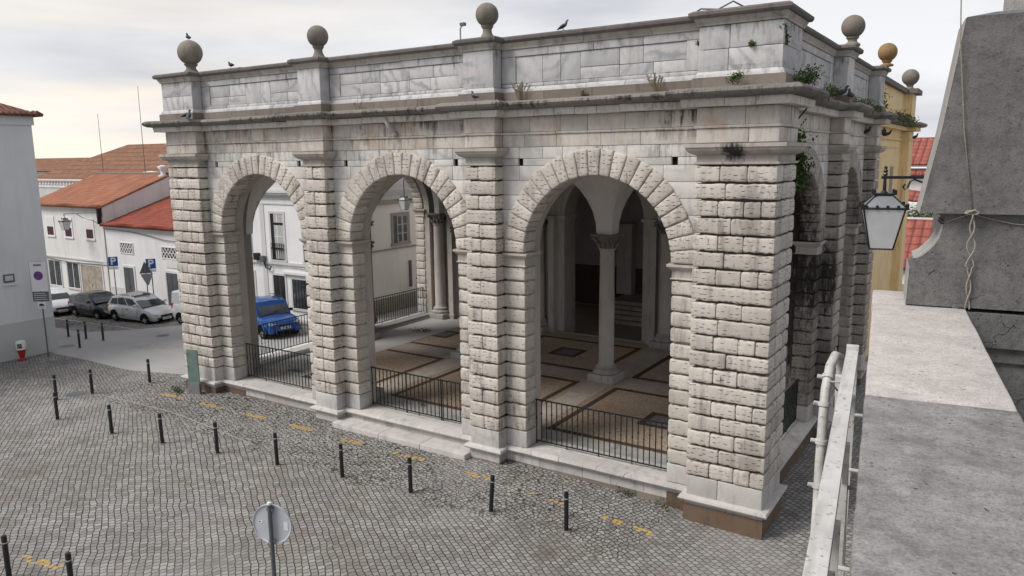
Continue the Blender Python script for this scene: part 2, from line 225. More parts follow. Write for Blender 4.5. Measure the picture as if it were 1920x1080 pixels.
def concrete(name, a, b, dk, sc=1.0, crack=0):
    g = G(name, .92, .15); n = g.noise(g.co, 5 * sc, 8, .65); m = g.noise(g.co, 30 * sc, 6, .7); f = g.noise(g.co, 160, 3); st = g.noise(g.map(g.co, (9, 9, 2.2)), 1.3, 7, .7)
    c = g.mix(g.rg(n, .32, .68), a, b); c = g.mix(g.rg(m, .5, .72, 0, .7), c, dk); c = g.mix(g.rg(st, .54, .7, 0, .45), c, dk); fs = g.noise(g.co, 130, 5, .8); c = g.mix(g.rg(fs, .48, .62, 0, .55), c, dk); c = g.mix(g.rg(fs, .30, .42, .45, 0), c, tuple(min(1, q * 1.5) for q in a)); v = g.vor(g.co, 42, 1); pm = g.ma('MULTIPLY', g.rg(v, .1, .22, 1, 0), g.rg(g.noise(g.co, 9, 3), .54, .64)); c = g.mix(g.ma('MULTIPLY', pm, .7), c, (.05, .048, .046))
    h = g.ma('ADD', g.ma('MULTIPLY', m, .8), g.ma('MULTIPLY', f, .2)); h = g.ma('SUBTRACT', h, pm)
    if crack:
        sz = g.n('ShaderNodeSeparateXYZ'); g.l(g.co, sz.inputs[0]); zz_ = sz.outputs[2]
        cv = g.vor(g.va('ADD', g.co, g.va('SCALE', (0, 0, 0), (0, 0, 0))), 4, 1, 'Distance', 'DISTANCE_TO_EDGE')
        wv = g.n('ShaderNodeTexNoise'); g.l(g.co, wv.inputs[0]); wv.inputs['Scale'].default_value = 14; k = g.n('ShaderNodeVectorMath', operation='MULTIPLY_ADD'); g.l(wv.outputs[1], k.inputs[0]); k.inputs[1].default_value = (.14, .14, .14); g.l(g.co, k.inputs[2])
        cv = g.vor(k.outputs[0], 3.2, 1, 'Distance', 'DISTANCE_TO_EDGE'); cm = g.ma('MULTIPLY', g.rg(cv, .004, .012, 1, 0), g.ma('MULTIPLY', g.rg(g.noise(g.co, 5, 2), .48, .56), g.rg(zz_, 7.19, 7.2, 1, 0))); c = g.mix(g.ma('MULTIPLY', cm, .8), c, (.03, .03, .03)); h = g.ma('SUBTRACT', h, cm)
    return g.fin(c, g.bump(h, .005, .9))
M_CEM = concrete('weathered_cement', (.215, .21, .203), (.13, .127, .124), (.07, .068, .066), 1, 1); M_CEML = concrete('pale_cement_lit_edge', (.42, .40, .38), (.33, .315, .30), (.22, .21, .2))
M_SLAB = concrete('grey_marble_slab', (.37, .355, .345), (.175, .17, .167), (.10, .098, .098), 1.5); M_SLABL = concrete('pale_pitted_marble', (.60, .56, .53), (.44, .41, .39), (.27, .25, .24), 1.4)
def glassm(name, col=(.03, .035, .04), rough=.08):
    g = G(name, rough, .6); n = g.noise(g.co, 1.5, 2); return g.fin(g.mix(g.rg(n, .4, .6), col, tuple(x * 2 for x in col)))
M_WIN = glassm('dark_window_glass'); M_CURT = plain('pale_curtain', (.42, .42, .40), .6, .4); M_CARG = glassm('car_glass', (.03, .035, .042), .04)
def paintm(name, col, metal=.3):
    g = G(name, .28, .5, metal); g.b.inputs['Coat Weight'].default_value = .35; g.b.inputs['Coat Roughness'].default_value = .08; n = g.noise(g.co, 2.2, 5); c = g.mix(g.rg(n, .35, .7, 0, .25), col, tuple(x * .6 + .008 for x in col)); return g.fin(c)
M_PSIL = paintm('silver_car_paint', (.60, .61, .63), .55); M_PBLK = paintm('dark_car_paint', (.005, .005, .008), .0); M_PWHT = paintm('white_car_paint', (.72, .73, .74), 0); M_PBLU = paintm('blue_car_paint', (.02, .10, .38), .35)
M_TYRE = plain('tyre_rubber', (.012, .012, .012), .8, .2); M_RIM = plain('alloy_rim', (.45, .46, .48), .35, .5, .7); M_LAMPG = plain('headlight_lens', (.55, .57, .6), .12, .6, .1); M_PLASTIC = plain('black_plastic', (.02, .02, .022), .6, .3)
def leaf(name, a, b):
    g = G(name, .7, .2); t = g.attr('tone'); c = g.mix(t, a, b); return g.fin(c)
M_LEAF = leaf('ivy_leaves', (.025, .055, .012), (.075, .13, .03)); M_LEAFD = leaf('grey_green_leaves', (.06, .085, .04), (.14, .16, .09)); M_DRY = leaf('dry_stalks', (.16, .13, .08), (.26, .22, .16)); M_BARK = plain('bark', (.08, .06, .045), .9, .1)
M_PIG = plain('pigeon_feathers', (.10, .11, .13), .7, .3, var=.5, sc=18); M_PIGD = plain('dark_pigeon_feathers', (.03, .032, .038), .7, .3, var=.4, sc=18)
M_YPAINT = plain('yellow_road_paint', (.46, .31, .10), .7, .2, var=.25, sc=14); M_WLINE = plain('pale_kerb_stone', (.36, .345, .32), .8, .2, var=.2, sc=5)
def frosted():
    g = G('white_lantern_glass', .35, .5); n = g.noise(g.co, 5, 3); return g.fin(g.mix(g.rg(n, .3, .7), (.62, .63, .63), (.52, .53, .54)))
M_FROST = frosted(); M_GLASSP = plain('green_tinted_panel', (.13, .19, .17), .12, .6, var=.2, sc=3); M_ROPE = plain('hemp_rope', (.30, .27, .23), .9, .1, var=.3, sc=60); M_WOOD = plain('garage_boards', (.36, .32, .26), .8, .2, var=.25, sc=3); M_MAROON = plain('maroon_shutter', (.07, .03, .035), .6, .3)

# ------------------------------------------------------------------ mesh helpers
class MB:
    def __init__(s): s.v = []; s.f = []; s.t = []; s.n = 0; s.mi = []; s.cur = 0
    def add(s, V, F, tone=None):
        V = np.asarray(V, float)
        if tone is None: tone = random.random()
        s.v.append(V); s.t.append(np.full(len(V), tone)); n = s.n; s.f.extend([tuple(i + n for i in f) for f in F]); s.mi.extend([s.cur] * len(F)); s.n += len(V); return s
    def box(s, x0, x1, y0, y1, z0, z1, tone=None):
        V = [(x, y, z) for z in (z0, z1) for y in (y0, y1) for x in (x0, x1)]
        return s.add(V, [(0, 2, 3, 1), (4, 5, 7, 6), (0, 1, 5, 4), (2, 6, 7, 3), (0, 4, 6, 2), (1, 3, 7, 5)], tone)
    def quad(s, *p, tone=None): return s.add(p, [tuple(range(len(p)))], tone)
    def tube(s, pts, r, n=8, tone=None, cap=True):
        pts = [Vector(p) for p in pts]; rs = r if hasattr(r, '__len__') else [r] * len(pts); V = []; F = []; up = None
        for i, p in enumerate(pts):
            d = (pts[min(i + 1, len(pts) - 1)] - pts[max(i - 1, 0)]).normalized()
            if up is None: up = d.orthogonal().normalized()
            up = (up - d * up.dot(d)); up = up.normalized() if up.length > 1e-6 else d.orthogonal().normalized(); q = d.cross(up)
            for k in range(n):
                a = 2 * math.pi * k / n; V.append(p + (up * math.cos(a) + q * math.sin(a)) * rs[i])
        for i in range(len(pts) - 1):
            for k in range(n): F.append((i * n + k, i * n + (k + 1) % n, (i + 1) * n + (k + 1) % n, (i + 1) * n + k))
        if cap: F += [tuple(range(n))[::-1], tuple(range((len(pts) - 1) * n, len(pts) * n))]
        return s.add(V, F, tone)
    def lathe(s, prof, c=(0, 0, 0), n=24, tone=None):
        V = []; F = []
        for r, z in prof:
            for k in range(n): a = 2 * math.pi * k / n; V.append((c[0] + r * math.cos(a), c[1] + r * math.sin(a), c[2] + z))
        for i in range(len(prof) - 1):
            for k in range(n): F.append((i * n + k, i * n + (k + 1) % n, (i + 1) * n + (k + 1) % n, (i + 1) * n + k))
        F += [tuple(range(n))[::-1], tuple(range((len(prof) - 1) * n, len(prof) * n))]
        return s.add(V, F, tone)
    def prism(s, poly, ax, a0, a1, tone=None):
        # poly: 2D points; extruded along axis ax (0: poly is y,z; 1: x,z; 2: x,y)
        def P(p, a): return {0: (a, p[0], p[1]), 1: (p[0], a, p[1]), 2: (p[0], p[1], a)}[ax]
        n = len(poly); V = [P(p, a0) for p in poly] + [P(p, a1) for p in poly]
        F = [tuple(range(n)), tuple(range(n, 2 * n))[::-1]] + [(i, (i + 1) % n, n + (i + 1) % n, n + i) for i in range(n)]
        return s.add(V, F, tone)
    def xf(s, fn): s.v = [np.array([fn(*p) for p in V]) for V in s.v]; return s
    def obj(s, name, mat, parent=None, smooth=False, loc=None, fixn=True):
        V = np.concatenate(s.v) if s.v else np.zeros((0, 3))
        me = bpy.data.meshes.new(name); me.from_pydata(V.tolist(), [], s.f)
        mats = mat if isinstance(mat, (list, tuple)) else [mat]
        for m in mats: me.materials.append(m)
        if len(mats) > 1: me.polygons.foreach_set('material_index', s.mi)
        at = me.attributes.new('tone', 'FLOAT', 'POINT'); at.data.foreach_set('value', np.concatenate(s.t))
        if fixn:
            b = bmesh.new(); b.from_mesh(me); bmesh.ops.recalc_face_normals(b, faces=b.faces); b.to_mesh(me); b.free()
        if smooth:
            me.polygons.foreach_set('use_smooth', [True] * len(me.polygons))
            if smooth == 'auto':
                try: me.set_sharp_from_angle(angle=R_(35))
                except Exception: pass
        me.update(); o = bpy.data.objects.new(name, me); COL.objects.link(o)
        if parent: o.parent = parent
        if loc: o.location = loc
        return o
def wob(P, a, fr=6.0, seed=0.):
    x, y, z = P[:, 0] + seed, P[:, 1] + seed * 1.7, P[:, 2] - seed
    return a * (np.sin(fr * x + 1.7 * np.sin(fr * .7 * z + 2)) + np.sin(fr * 1.3 * y + 1.3 * np.sin(fr * .9 * x)) + np.sin(fr * 1.1 * z + 1.9 * np.sin(fr * .8 * y + 1))) / 3 + a * .6 * np.sin(fr * 3.1 * x + fr * 2.3 * z) * np.sin(fr * 2.7 * y + fr * 1.9 * z)
def pillow(mb, x0, x1, y0, y1, z0, z1, r=.05, amp=.008, cell=.13, fn=None, skip=(), tone=None, zk=1.0):
    """rounded rough stone block"""
    z0, z1 = z0 / zk, z1 / zk
    L = [(x0, x1), (y0, y1), (z0, z1)]; rr = min(r, *(0.45 * (b - a) for a, b in L)); ax = []
    for a, b in L:
        n = max(1, int(round((b - a - 2 * rr) / cell))); ax.append(np.concatenate([[a, a + .3 * rr], np.linspace(a + rr, b - rr, n + 1), [b - .3 * rr, b]]))
    seed = random.random() * 50; tone = random.random() if tone is None else tone
    for d in range(3):
        for side in (0, 1):
            if (d, side) in skip: continue
            u, v = [k for k in range(3) if k != d]; A, B = ax[u], ax[v]; UU, VV = np.meshgrid(A, B, indexing='ij'); P = np.zeros((UU.size, 3)); P[:, u] = UU.ravel(); P[:, v] = VV.ravel(); P[:, d] = L[d][side]
            lo = np.array([a + rr for a, b in L]); hi = np.array([b - rr for a, b in L]); Q = np.clip(P, lo, hi); D = P - Q; nn = np.linalg.norm(D, axis=1, keepdims=True); nn[nn < 1e-9] = 1; N = D / nn; P = Q + N * rr
            P += N * wob(P, amp, 9, seed)[:, None]
            nu, nv = len(A), len(B); F = [(i * nv + j, (i + 1) * nv + j, (i + 1) * nv + j + 1, i * nv + j + 1) for i in range(nu - 1) for j in range(nv - 1)]
            if (side == 0) != (d == 1): F = [f[::-1] for f in F]
            P[:, 2] *= zk
            if fn: P = fn(P)
            mb.add(P, F, tone)
def E(name, loc=(0, 0, 0), rz=0, label=None, cat=None, group=None, parent=None):
    o = bpy.data.objects.new(name, None); COL.objects.link(o); o.location = loc; o.rotation_euler = (0, 0, rz); o.empty_display_size = .3
    if parent: o.parent = parent
    return tag(o, label, cat, group)
def tag(o, label=None, cat=None, group=None, kind=None):
    if label: o['label'] = label
    if cat: o['category'] = cat
    if group: o['group'] = group
    if kind: o['kind'] = kind
    return o
def copy_tree(o, parent=None):
    c = o.copy(); COL.objects.link(c); c.parent = parent
    for ch in list(o.children): copy_tree(ch, c)
    return c
def ss(a, b, x): t = min(1, max(0, (x - a) / (b - a))); return t * t * (3 - 2 * t)
def gz(x, y): return -.46 - .22 * ss(-6.5, 0, x) - .036 * max(0, min(-22 - x, 22))

# ------------------------------------------------------------------ ground
def sheet(name, xs, ylo, yhi, ny, dz, mat, label=None):
    mb = MB(); xs = list(xs); V = []; F = []
    for x in xs:
        a, b = (ylo(x) if callable(ylo) else ylo), (yhi(x) if callable(yhi) else yhi)
        for j in range(ny + 1): y = a + (b - a) * j / ny; V.append((x, y, gz(x, y) + dz))
    for i in range(len(xs) - 1):
        for j in range(ny): k = i * (ny + 1) + j; F.append((k, k + ny + 1, k + ny + 2, k + 1))
    mb.add(V, F, .5); o = mb.obj(name, mat, smooth=True, fixn=False); return tag(o, label, kind='structure')
xs = [-900, -300, -120] + list(np.arange(-60, 12.1, 1.0)) + [40, 120, 500]
sheet('ground', xs, -400, 900, 6, 0, M_COB, 'grey cobblestone square around the loggia')
def lerp(pts):
    return lambda x: float(np.interp(x, [p[0] for p in pts], [p[1] for p in pts]))
sheet('road', np.linspace(-58, -20.4, 40), lerp([(-58, 1.6), (-34.5, 1.2), (-32.2, .6), (-29, .55), (-25.5, .3), (-22.6, .9), (-20.4, 1.6)]), lerp([(-58, 4.0), (-41, 4.0), (-35.5, 4.1), (-33.2, 6.2), (-31, 9.5), (-20.4, 10.0)]), 14, .004, M_ASPH, 'pale worn asphalt street beside the loggia')
sheet('road', np.linspace(-23.9, -20.6, 6), 10.0, 40, 10, .004, M_ASPH, 'narrow asphalt lane between the loggia and the beige wall')
sheet('kerb', np.linspace(-58, -33.4, 25), 5.55, 5.68, 1, .006, M_WLINE, 'thin pale kerb line in front of the parked cars')
sheet('kerb', np.linspace(-35, -29.6, 6), lerp([(-35, -9), (-30.1, -2.2), (-29.6, .3)]), lerp([(-35, -8.8), (-30.1, -2.08), (-29.6, .45)]), 1, .006, M_WLINE, 'pale stone line in the cobbles near the white wall')
sheet('kerb', np.linspace(-23.2, -14, 12), lerp([(-23.2, -2.3), (-18.7, -2.1), (-14, -2.6)]), lerp([(-23.2, -2.26), (-18.7, -2.06), (-14, -2.56)]), 1, .006, M_WLINE, 'pale stone seam crossing the cobbles behind the bollards')
tag(MB().box(-48, -20.5, 10.0, 10.6, -2, -.72).xf(lambda x, y, z: (x, y, z + (gz(x, 0) + .80 if z > -1 else 0))).obj('pavement', M_WLINE), 'narrow raised pavement along the white houses', kind='structure')

# ------------------------------------------------------------------ the loggia
X0 = -21.04; REC = .38; ZC0, DZ, NC = .46, .375, 19; ZTOP = ZC0 + DZ * NC
FP = [(0, 1.70), (6.90, 7.85), (13.07, 14.01), (19.30, 21.04)]; SP = [(0, 1.60), (7.20, 8.20), (13.50, 14.50)]; SL = 14.5
T_F = lambda P: np.stack([P[:, 0] + X0, P[:, 1], P[:, 2]], 1)
T_R = lambda P: np.stack([-P[:, 1], P[:, 0], P[:, 2]], 1)
T_L = lambda P: np.stack([X0 + P[:, 1], P[:, 0], P[:, 2]], 1)
LOG = E('stone_loggia', (0, 0, 0), label='grey rusticated stone loggia with three big front arches and stone balls on its parapet', cat='loggia')
def perim(rec=REC, side_end=SL):
    P = []
    def loc(pil, rev, T, skipfirst):
        pts = []
        for a, b in pil:
            pts += [(a, rec), (a, 0.), (b, 0.), (b, rec)]
        return pts
    l = [(s, t) for s, t in loc(SP, 0, 0, 0)][2:-1]          # starts (1.6,0) ... ends (14.5,0)
    f = loc(FP, 0, 0, 0)[2:-2]                                # (1.7,0),(1.7,rec) ... (19.3,0)
    P += [(X0 + t, s) for s, t in reversed(l)]; P += [(X0, 0.)]; P += [(X0 + s, t) for s, t in f]; P += [(0., 0.)]; P += [(-t, s) for s, t in l]
    return P
def offs(P, o):
    Q = []
    for i, p in enumerate(P):
        ns = []
        for a, b in ((i - 1, i), (i, i + 1)):
            if a < 0 or b >= len(P): continue
            d = np.array(P[b]) - np.array(P[a]); d = d / np.linalg.norm(d); ns.append(np.array([d[1], -d[0]]))
        q = np.array(p, float)
        if len(ns) == 1 or abs(ns[0] @ ns[1]) > .9: q = q + ns[0] * o
        else: q = q + (ns[0] + ns[1]) * o
        Q.append(q)
    return Q
def sweep(mb, P, prof, step=.8, amp=0.0, tone=None, jointlen=None):
    rows = []
    Qs = [offs(P, o) for o, z in prof]; n = len(P)
    # subdivide along
    par = []
    for i in range(n - 1):
        L = math.dist(P[i], P[i + 1]); k = max(1, int(L / step)); par += [(i, j / k) for j in range(k)]
    par.append((n - 2, 1.0)); V = []
    for (i, f) in par:
        for (o, z), Q in zip(prof, Qs): p = Q[i] * (1 - f) + Q[i + 1] * f; V.append((p[0], p[1], z))
    V = np.array(V)
    if amp:
        V[:, 2] += wob(V, amp, 3.1); V[:, 0] += wob(V, amp * .6, 4.3, 3); V[:, 1] += wob(V, amp * .6, 4.1, 8)
    m = len(prof); F = [(i * m + j, i * m + j + 1, (i + 1) * m + j + 1, (i + 1) * m + j) for i in range(len(par) - 1) for j in range(m - 1)]
    F += [tuple(range(m)), tuple(range((len(par) - 1) * m, len(par) * m))[::-1]]
    mb.add(V, F, random.random() if tone is None else tone)
def sweep_stones(mb, P, prof, lo=.5, hi=1.0, amp=.004, gap=.006):
    """moulding broken into separate stones along every straight run"""
    n = len(P); Qs = [offs(P, o) for o, z in prof]
    for i in range(n - 1):
        L = math.dist(P[i], P[i + 1]); cuts = [0.0]
        while L - cuts[-1] > hi * 1.25: cuts.append(cuts[-1] + random.uniform(lo, hi))
        cuts.append(L)
        for a, b in zip(cuts, cuts[1:]):
            dz = random.uniform(-amp, amp); do = random.uniform(-amp, amp); V = []; d = (np.array(P[i + 1]) - np.array(P[i])) / L; nr = np.array([d[1], -d[0]])
            for f, g_ in ((a, gap if a > 0 else 0), (b, -gap if b < L else 0)):
                for (o, z), Q in zip(prof, Qs):
                    t = f / L; p = Q[i] * (1 - t) + Q[i + 1] * t + d * g_ + nr * do * (1 if o > 0 else 0); V.append((p[0], p[1], z + dz))
            m = len(prof); F = [(j, j + 1, m + j + 1, m + j) for j in range(m - 1)] + [(m - 1, 0, m, 2 * m - 1)] + [tuple(range(m)), tuple(range(m, 2 * m))[::-1]]; mb.add(V, F)
def ashlar(mb, T, s0, s1, z0, z1, t, holes=(), lo=.45, hi=1.1, th=.09, gap=.004, jit=.004, arc=None):
    """one course of dressed slabs on plane t (local frame); arc=(c,z,R) keeps the stones outside an arch"""
    segs = [(s0, s1)]
    if arc:
        c, zs, Rr = arc
        if z0 - zs < Rr:
            h = math.sqrt(max(0, Rr * Rr - (z0 - zs) ** 2)); segs = [(s0, c - h), (c + h, s1)]
    for a, b in holes:
        segs = [q for s in segs for q in (([(s[0], a), (b, s[1])]) if s[0] < a and s[1] > b else [s])]
    for a, b in segs:
        cuts = [a]
        while b - cuts[-1] > hi * 1.3: cuts.append(cuts[-1] + random.uniform(lo, hi))
        cuts.append(b)
        for p, q in zip(cuts, cuts[1:]):
            if q - p < .05: continue
            j = random.uniform(0, jit); pillow(mb, p + gap, q - gap, t - j, t + th, z0 + gap, z1 - gap, .012, .0015, .6, T, skip=((1, 1),))
def arcfn(c, zs, T):
    def f(P):   # (angle, t, radius) -> local -> world
        a = P[:, 0]; r = P[:, 2]; return T(np.stack([c + r * np.cos(a), P[:, 1], zs + r * np.sin(a)], 1))
    return f
ZS = ZC0 + 13 * DZ; RI, RO = 2.0, 2.63
def arch_parts(T, c, pl, pr, holes=True, lod=1, R=RI, thick=1.25):
    # voussoirs
    mb = MB(); n = 23
    for k in range(n):
        a0 = math.pi * k / n; a1 = math.pi * (k + 1) / n; g_ = .006
        def fn(P, c=c):
            r = P[:, 2]; a = P[:, 0]; return T(np.stack([c + r * np.cos(a), P[:, 1], ZS + .01 + r * np.sin(a)], 1))
        # pillow in (angle*2.3 as length, t, radius)
        def fn2(P, c=c):
            a = P[:, 0] / 2.3; r = P[:, 2]; return T(np.stack([c + r * np.cos(a), P[:, 1], ZS + .01 + r * np.sin(a)], 1))
        pillow(mb, a0 * 2.3 + .008, a1 * 2.3 - .008, REC - .07, REC + .52, R, RO + random.uniform(-.02, .02), .045, .007, .12 / lod, fn2, skip=((1, 1),))
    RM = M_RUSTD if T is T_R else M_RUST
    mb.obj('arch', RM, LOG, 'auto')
    # core with smooth soffit behind
    cm = MB(); N = 32; ri, ro = R + .07, RO - .08; V = []; F = []
    for k in range(N + 1):
        a = math.pi * k / N; cx, sz = math.cos(a), math.sin(a)
        for t in (REC + .05, thick):
            for r in (ri, ro): V.append((c + r * cx, t, ZS + r * sz))
    for k in range(N):
        b = k * 4; F += [(b, b + 1, b + 5, b + 4), (b + 2, b + 6, b + 7, b + 3), (b, b + 4, b + 6, b + 2)]
    V = T(np.array(V)); cm.add(V, F)
    # flat wall above the arch, front (hidden behind the slabs) and back
    for t in (REC + .085, thick - .004):
        V = []; F = []
        for k in range(N + 1):
            a = math.pi * k / N; x = c + (ri + .02) * math.cos(a); z = ZS + (ri + .02) * math.sin(a); V += [(x, t, z), (x, t, 9.0)]
        for k in range(N): F.append((2 * k, 2 * k + 1, 2 * k + 3, 2 * k + 2))
        cm.add(T(np.array(V)), F)
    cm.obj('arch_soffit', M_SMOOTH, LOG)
    # piers below
    for s0, s1, sg in ((pl, c - R, -1), (c + R, pr, 1)):
        pm = MB()
        for i in range(12):
            z0 = ZC0 + i * DZ; pillow(pm, s0 + (.01 if sg > 0 else -.02), s1 - (.01 if sg < 0 else -.02), REC, REC + .55, z0 + .024, z0 + DZ - .024, .026, .006, .13 / lod, T, zk=3.0)
        pm.cur = 1; pillow(pm, s0, s1, REC + .01, REC + .55, .0, ZC0 - .008, .015, .002, .3, T)
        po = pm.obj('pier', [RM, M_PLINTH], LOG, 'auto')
        im = MB(); z0 = ZC0 + 12 * DZ; jx = s1 if sg < 0 else s0
        prof = [(0, z0 + .008), (.02, z0 + .01), (.02, z0 + .03), (-.01, z0 + .05), (-.01, z0 + .22), (.03, z0 + .25), (.07, z0 + .30), (.09, z0 + .31), (.09, z0 + .365), (0, z0 + .365)]
        for (o0, za), (o1, zb) in zip(prof, prof[1:]):
            if zb - za < .004: continue
            o = max(o0, o1) if o1 != o0 else o0; V = []
            for oo, zz in ((o0, za), (o1, zb)):
                a = s0 - (oo if sg > 0 else 0); b = s1 + (oo if sg < 0 else 0)
                V += [(a, REC - oo, zz), (b, REC - oo, zz), (b, REC + .6 + oo, zz), (a, REC + .6 + oo, zz)]
            im.add(T(np.array(V)), [(0, 1, 5, 4), (1, 2, 6, 5), (2, 3, 7, 6), (3, 0, 4, 7), (0, 3, 2, 1), (4, 5, 6, 7)], .3)
        im.obj('impost', M_MOULD, po)
        cb = MB(); a, b = (s0 - .02, s1 - .06) if sg < 0 else (s0 + .06, s1 + .02)
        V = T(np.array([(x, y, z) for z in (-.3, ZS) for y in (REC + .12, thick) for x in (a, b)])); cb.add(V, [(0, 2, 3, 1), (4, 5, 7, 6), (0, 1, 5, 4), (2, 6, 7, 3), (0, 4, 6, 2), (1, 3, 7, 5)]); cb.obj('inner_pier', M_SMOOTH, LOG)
    # spandrel slabs
    sm = MB(); zz = ZS; k = 0
    rows = []
    while zz < ZTOP - .01: rows.append((zz, zz + DZ)); zz += DZ
    rows.append((ZTOP, 7.765)); rows.append((7.765, 8.05))
    for z0, z1 in rows:
        hl = ()
        if z0 == ZTOP and holes: hl = ((c - 2.17, c - 2.03), (c + 1.95, c + 2.09))
        ashlar(sm, T, pl - .05, pr + .05, z0, z1, REC, hl, arc=(c, ZS, 2.15))
    sm.obj('spandrel_wall', M_SPAN, LOG, 'auto')
    for hs in (c - 2.1, c + 2.02): bk = MB(); bk.add(T(np.array([(hs - .09, REC + .08, 7.57), (hs + .09, REC + .08, 7.57), (hs + .09, REC + .08, 7.79), (hs - .09, REC + .08, 7.79)])), [(0, 1, 2, 3)]); bk.obj('putlog_hole', M_DARK, LOG)
def stones_row(mb, T, s0, s1, cuts, t0, t1, z0, z1, skip=((1, 1),), lod=1, amp=.006):
    c = [s0] + [s0 + (s1 - s0) * q for q in cuts] + [s1]
    for a, b in zip(c, c[1:]):
        pillow(mb, a + (.004 if a > s0 else -.012 + random.uniform(-.012, .012)), b - (.004 if b < s1 else -.012 + random.uniform(-.012, .012)), t0 - .014 + random.uniform(-.012, .010), t1, z0 + .024, z1 - .024, .026, amp, .12 / lod, T, skip=skip, zk=3.0)
def capital(parent, s0, s1, T, depth):
    mb = MB(); prof = [(0, ZTOP + .01), (.035, ZTOP + .02), (.035, ZTOP + .06), (-.015, ZTOP + .07), (-.015, ZTOP + .20), (.02, ZTOP + .215), (.10, ZTOP + .25), (.16, ZTOP + .31), (.185, ZTOP + .37), (.205, ZTOP + .375), (.205, ZTOP + .455), (0, ZTOP + .455)]
    for (o0, za), (o1, zb) in zip(prof, prof[1:]):
        if zb - za < .003: continue
        V = []
        for oo, zz in ((o0, za), (o1, zb)): V += [(s0 - oo, -oo, zz), (s1 + oo, -oo, zz), (s1 + oo, depth + (oo if depth > .6 else 0), zz), (s0 - oo, depth + (oo if depth > .6 else 0), zz)]
        mb.add(T(np.array(V)), [(0, 1, 5, 4), (1, 2, 6, 5), (2, 3, 7, 6), (3, 0, 4, 7), (0, 3, 2, 1), (4, 5, 6, 7)], .5)
    return mb.obj('capital', M_MOULD, parent)
def pilaster(T, s0, s1, lod=1):
    mb = MB()
    for i in range(NC):
        z0 = ZC0 + i * DZ; cut = (.48 + random.uniform(-.04, .04),) if i % 2 == 0 else (() if random.random() < .6 else (.5,))
        stones_row(mb, T, s0, s1, cut, 0, REC + .05, z0, z0 + DZ, lod=lod)
    mb.cur = 1; pillow(mb, s0, s1, 0, REC + .05, -.05, ZC0 - .008, .02, .003, .3, T)
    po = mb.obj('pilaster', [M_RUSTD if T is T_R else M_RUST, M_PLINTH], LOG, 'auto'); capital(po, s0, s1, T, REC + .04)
    cb = MB(); cb.add(T(np.array([(x, y, z) for z in (-.3, 9.2) for y in (.11, 1.25) for x in (s0 + .09, s1 - .09)])), [(0, 2, 3, 1), (4, 5, 7, 6), (0, 1, 5, 4), (2, 6, 7, 3), (0, 4, 6, 2), (1, 3, 7, 5)]); cb.obj('core', M_CORE, po)
    return po
def corner_pier(xa, xb, ya, yb, side):
    """big square corner pier; side=+1: outer flank faces +x, -1: faces -x"""
    mb = MB(); I = lambda P: P
    for i in range(NC):
        z0 = ZC0 + i * DZ; z1 = z0 + DZ
        if i % 2 == 0: cuts = (.31 + random.uniform(-.02, .02), .64 + random.uniform(-.03, .03)) if i % 4 else (.3, .62, .83)
        else: cuts = (.42 + random.uniform(-.08, .1),) if random.random() < .7 else ()
        # front row
        stones_row(mb, I, xa, xb, cuts, ya, ya + .5, z0, z1, lod=1.3)
        # flank stones
        fl = [ya + .5, yb] if i % 2 else [ya + .5, ya + .5 + (yb - ya - .5) * random.uniform(.4, .6), yb]
        for a, b in zip(fl, fl[1:]):
            x0_, x1_ = (xb - .5, xb + .012) if side > 0 else (xa - .012, xa + .5)
            pillow(mb, x0_, x1_, a + .004, b - .012 if b < yb else b + .012, z0 + .024, z1 - .024, .026, .006, .12, zk=3.0)
            # stones of the inner flank (towards the first front arch)
        x0_, x1_ = (xa - .012, xa + .5) if side > 0 else (xb - .5, xb + .012)
        pillow(mb, x0_, x1_, ya + .504, REC + .3, z0 + .024, z1 - .024, .026, .006, .2, zk=3.0)
    mb.cur = 1
    for a, b in ((xa, xa + (xb - xa) * .42), (xa + (xb - xa) * .42, xb)): pillow(mb, a + .003, b - .003, ya, ya + .55, -.06, ZC0 - .008, .018, .003, .3)
    xs_ = (xb - .5, xb) if side > 0 else (xa, xa + .5)
    pillow(mb, xs_[0], xs_[1], ya + .555, ya + 1.05, -.06, ZC0 - .008, .018, .003, .3); pillow(mb, xs_[0], xs_[1], ya + 1.056, yb, -.06, ZC0 - .008, .018, .003, .3)
    po = mb.obj('pilaster', [M_RUST, M_PLINTH], LOG, 'auto')
    capital(po, xa, xb, I, yb)
    MB().box(xa + .11, xb - .11, ya + .11, yb - .11, -.3, 9.2).obj('core', M_CORE, po)
    return po
corner_pier(X0, X0 + 1.70, 0, 1.6, -1); corner_pier(-1.74, 0, 0, 1.6, 1)
pilaster(T_F, *FP[1], lod=1.2); pilaster(T_F, *FP[2], lod=1.2)
for T in (T_R, T_L):
    for a, b in SP[1:]: pilaster(T, a, b, lod=.8)
FC = [4.30, 10.46, 16.655]
for c, pl, pr in zip(FC, (1.70, 7.85, 14.01), (6.90, 13.07, 19.30)): arch_parts(T_F, c, pl, pr)
for T in (T_R, T_L):
    for c, pl, pr in ((4.40, 1.6, 7.2), (10.85, 8.2, 13.5)): arch_parts(T, c, pl, pr, lod=.8)
PER = perim()
def path_ashlar(name, mat, z0, z1, lo=.6, hi=1.3, rows=1, out=0.0):
    mb = MB(); P = [tuple(q) for q in offs(PER, out)]
    zs = np.linspace(z0, z1, rows + 1)
    for za, zb in zip(zs, zs[1:]):
        for p, q in zip(P, P[1:]):
            p = np.array(p); q = np.array(q); L = np.linalg.norm(q - p); d = (q - p) / L; n = np.array([d[1], -d[0]])
            def T(A, p=p, d=d, n=n):
                return np.stack([p[0] + d[0] * A[:, 0] - n[0] * A[:, 1], p[1] + d[1] * A[:, 0] - n[1] * A[:, 1], A[:, 2]], 1)
            ashlar(mb, T, 0, L, za, zb, -.002, lo=lo, hi=hi, th=.12)
    return mb.obj(name, mat, LOG, 'auto')
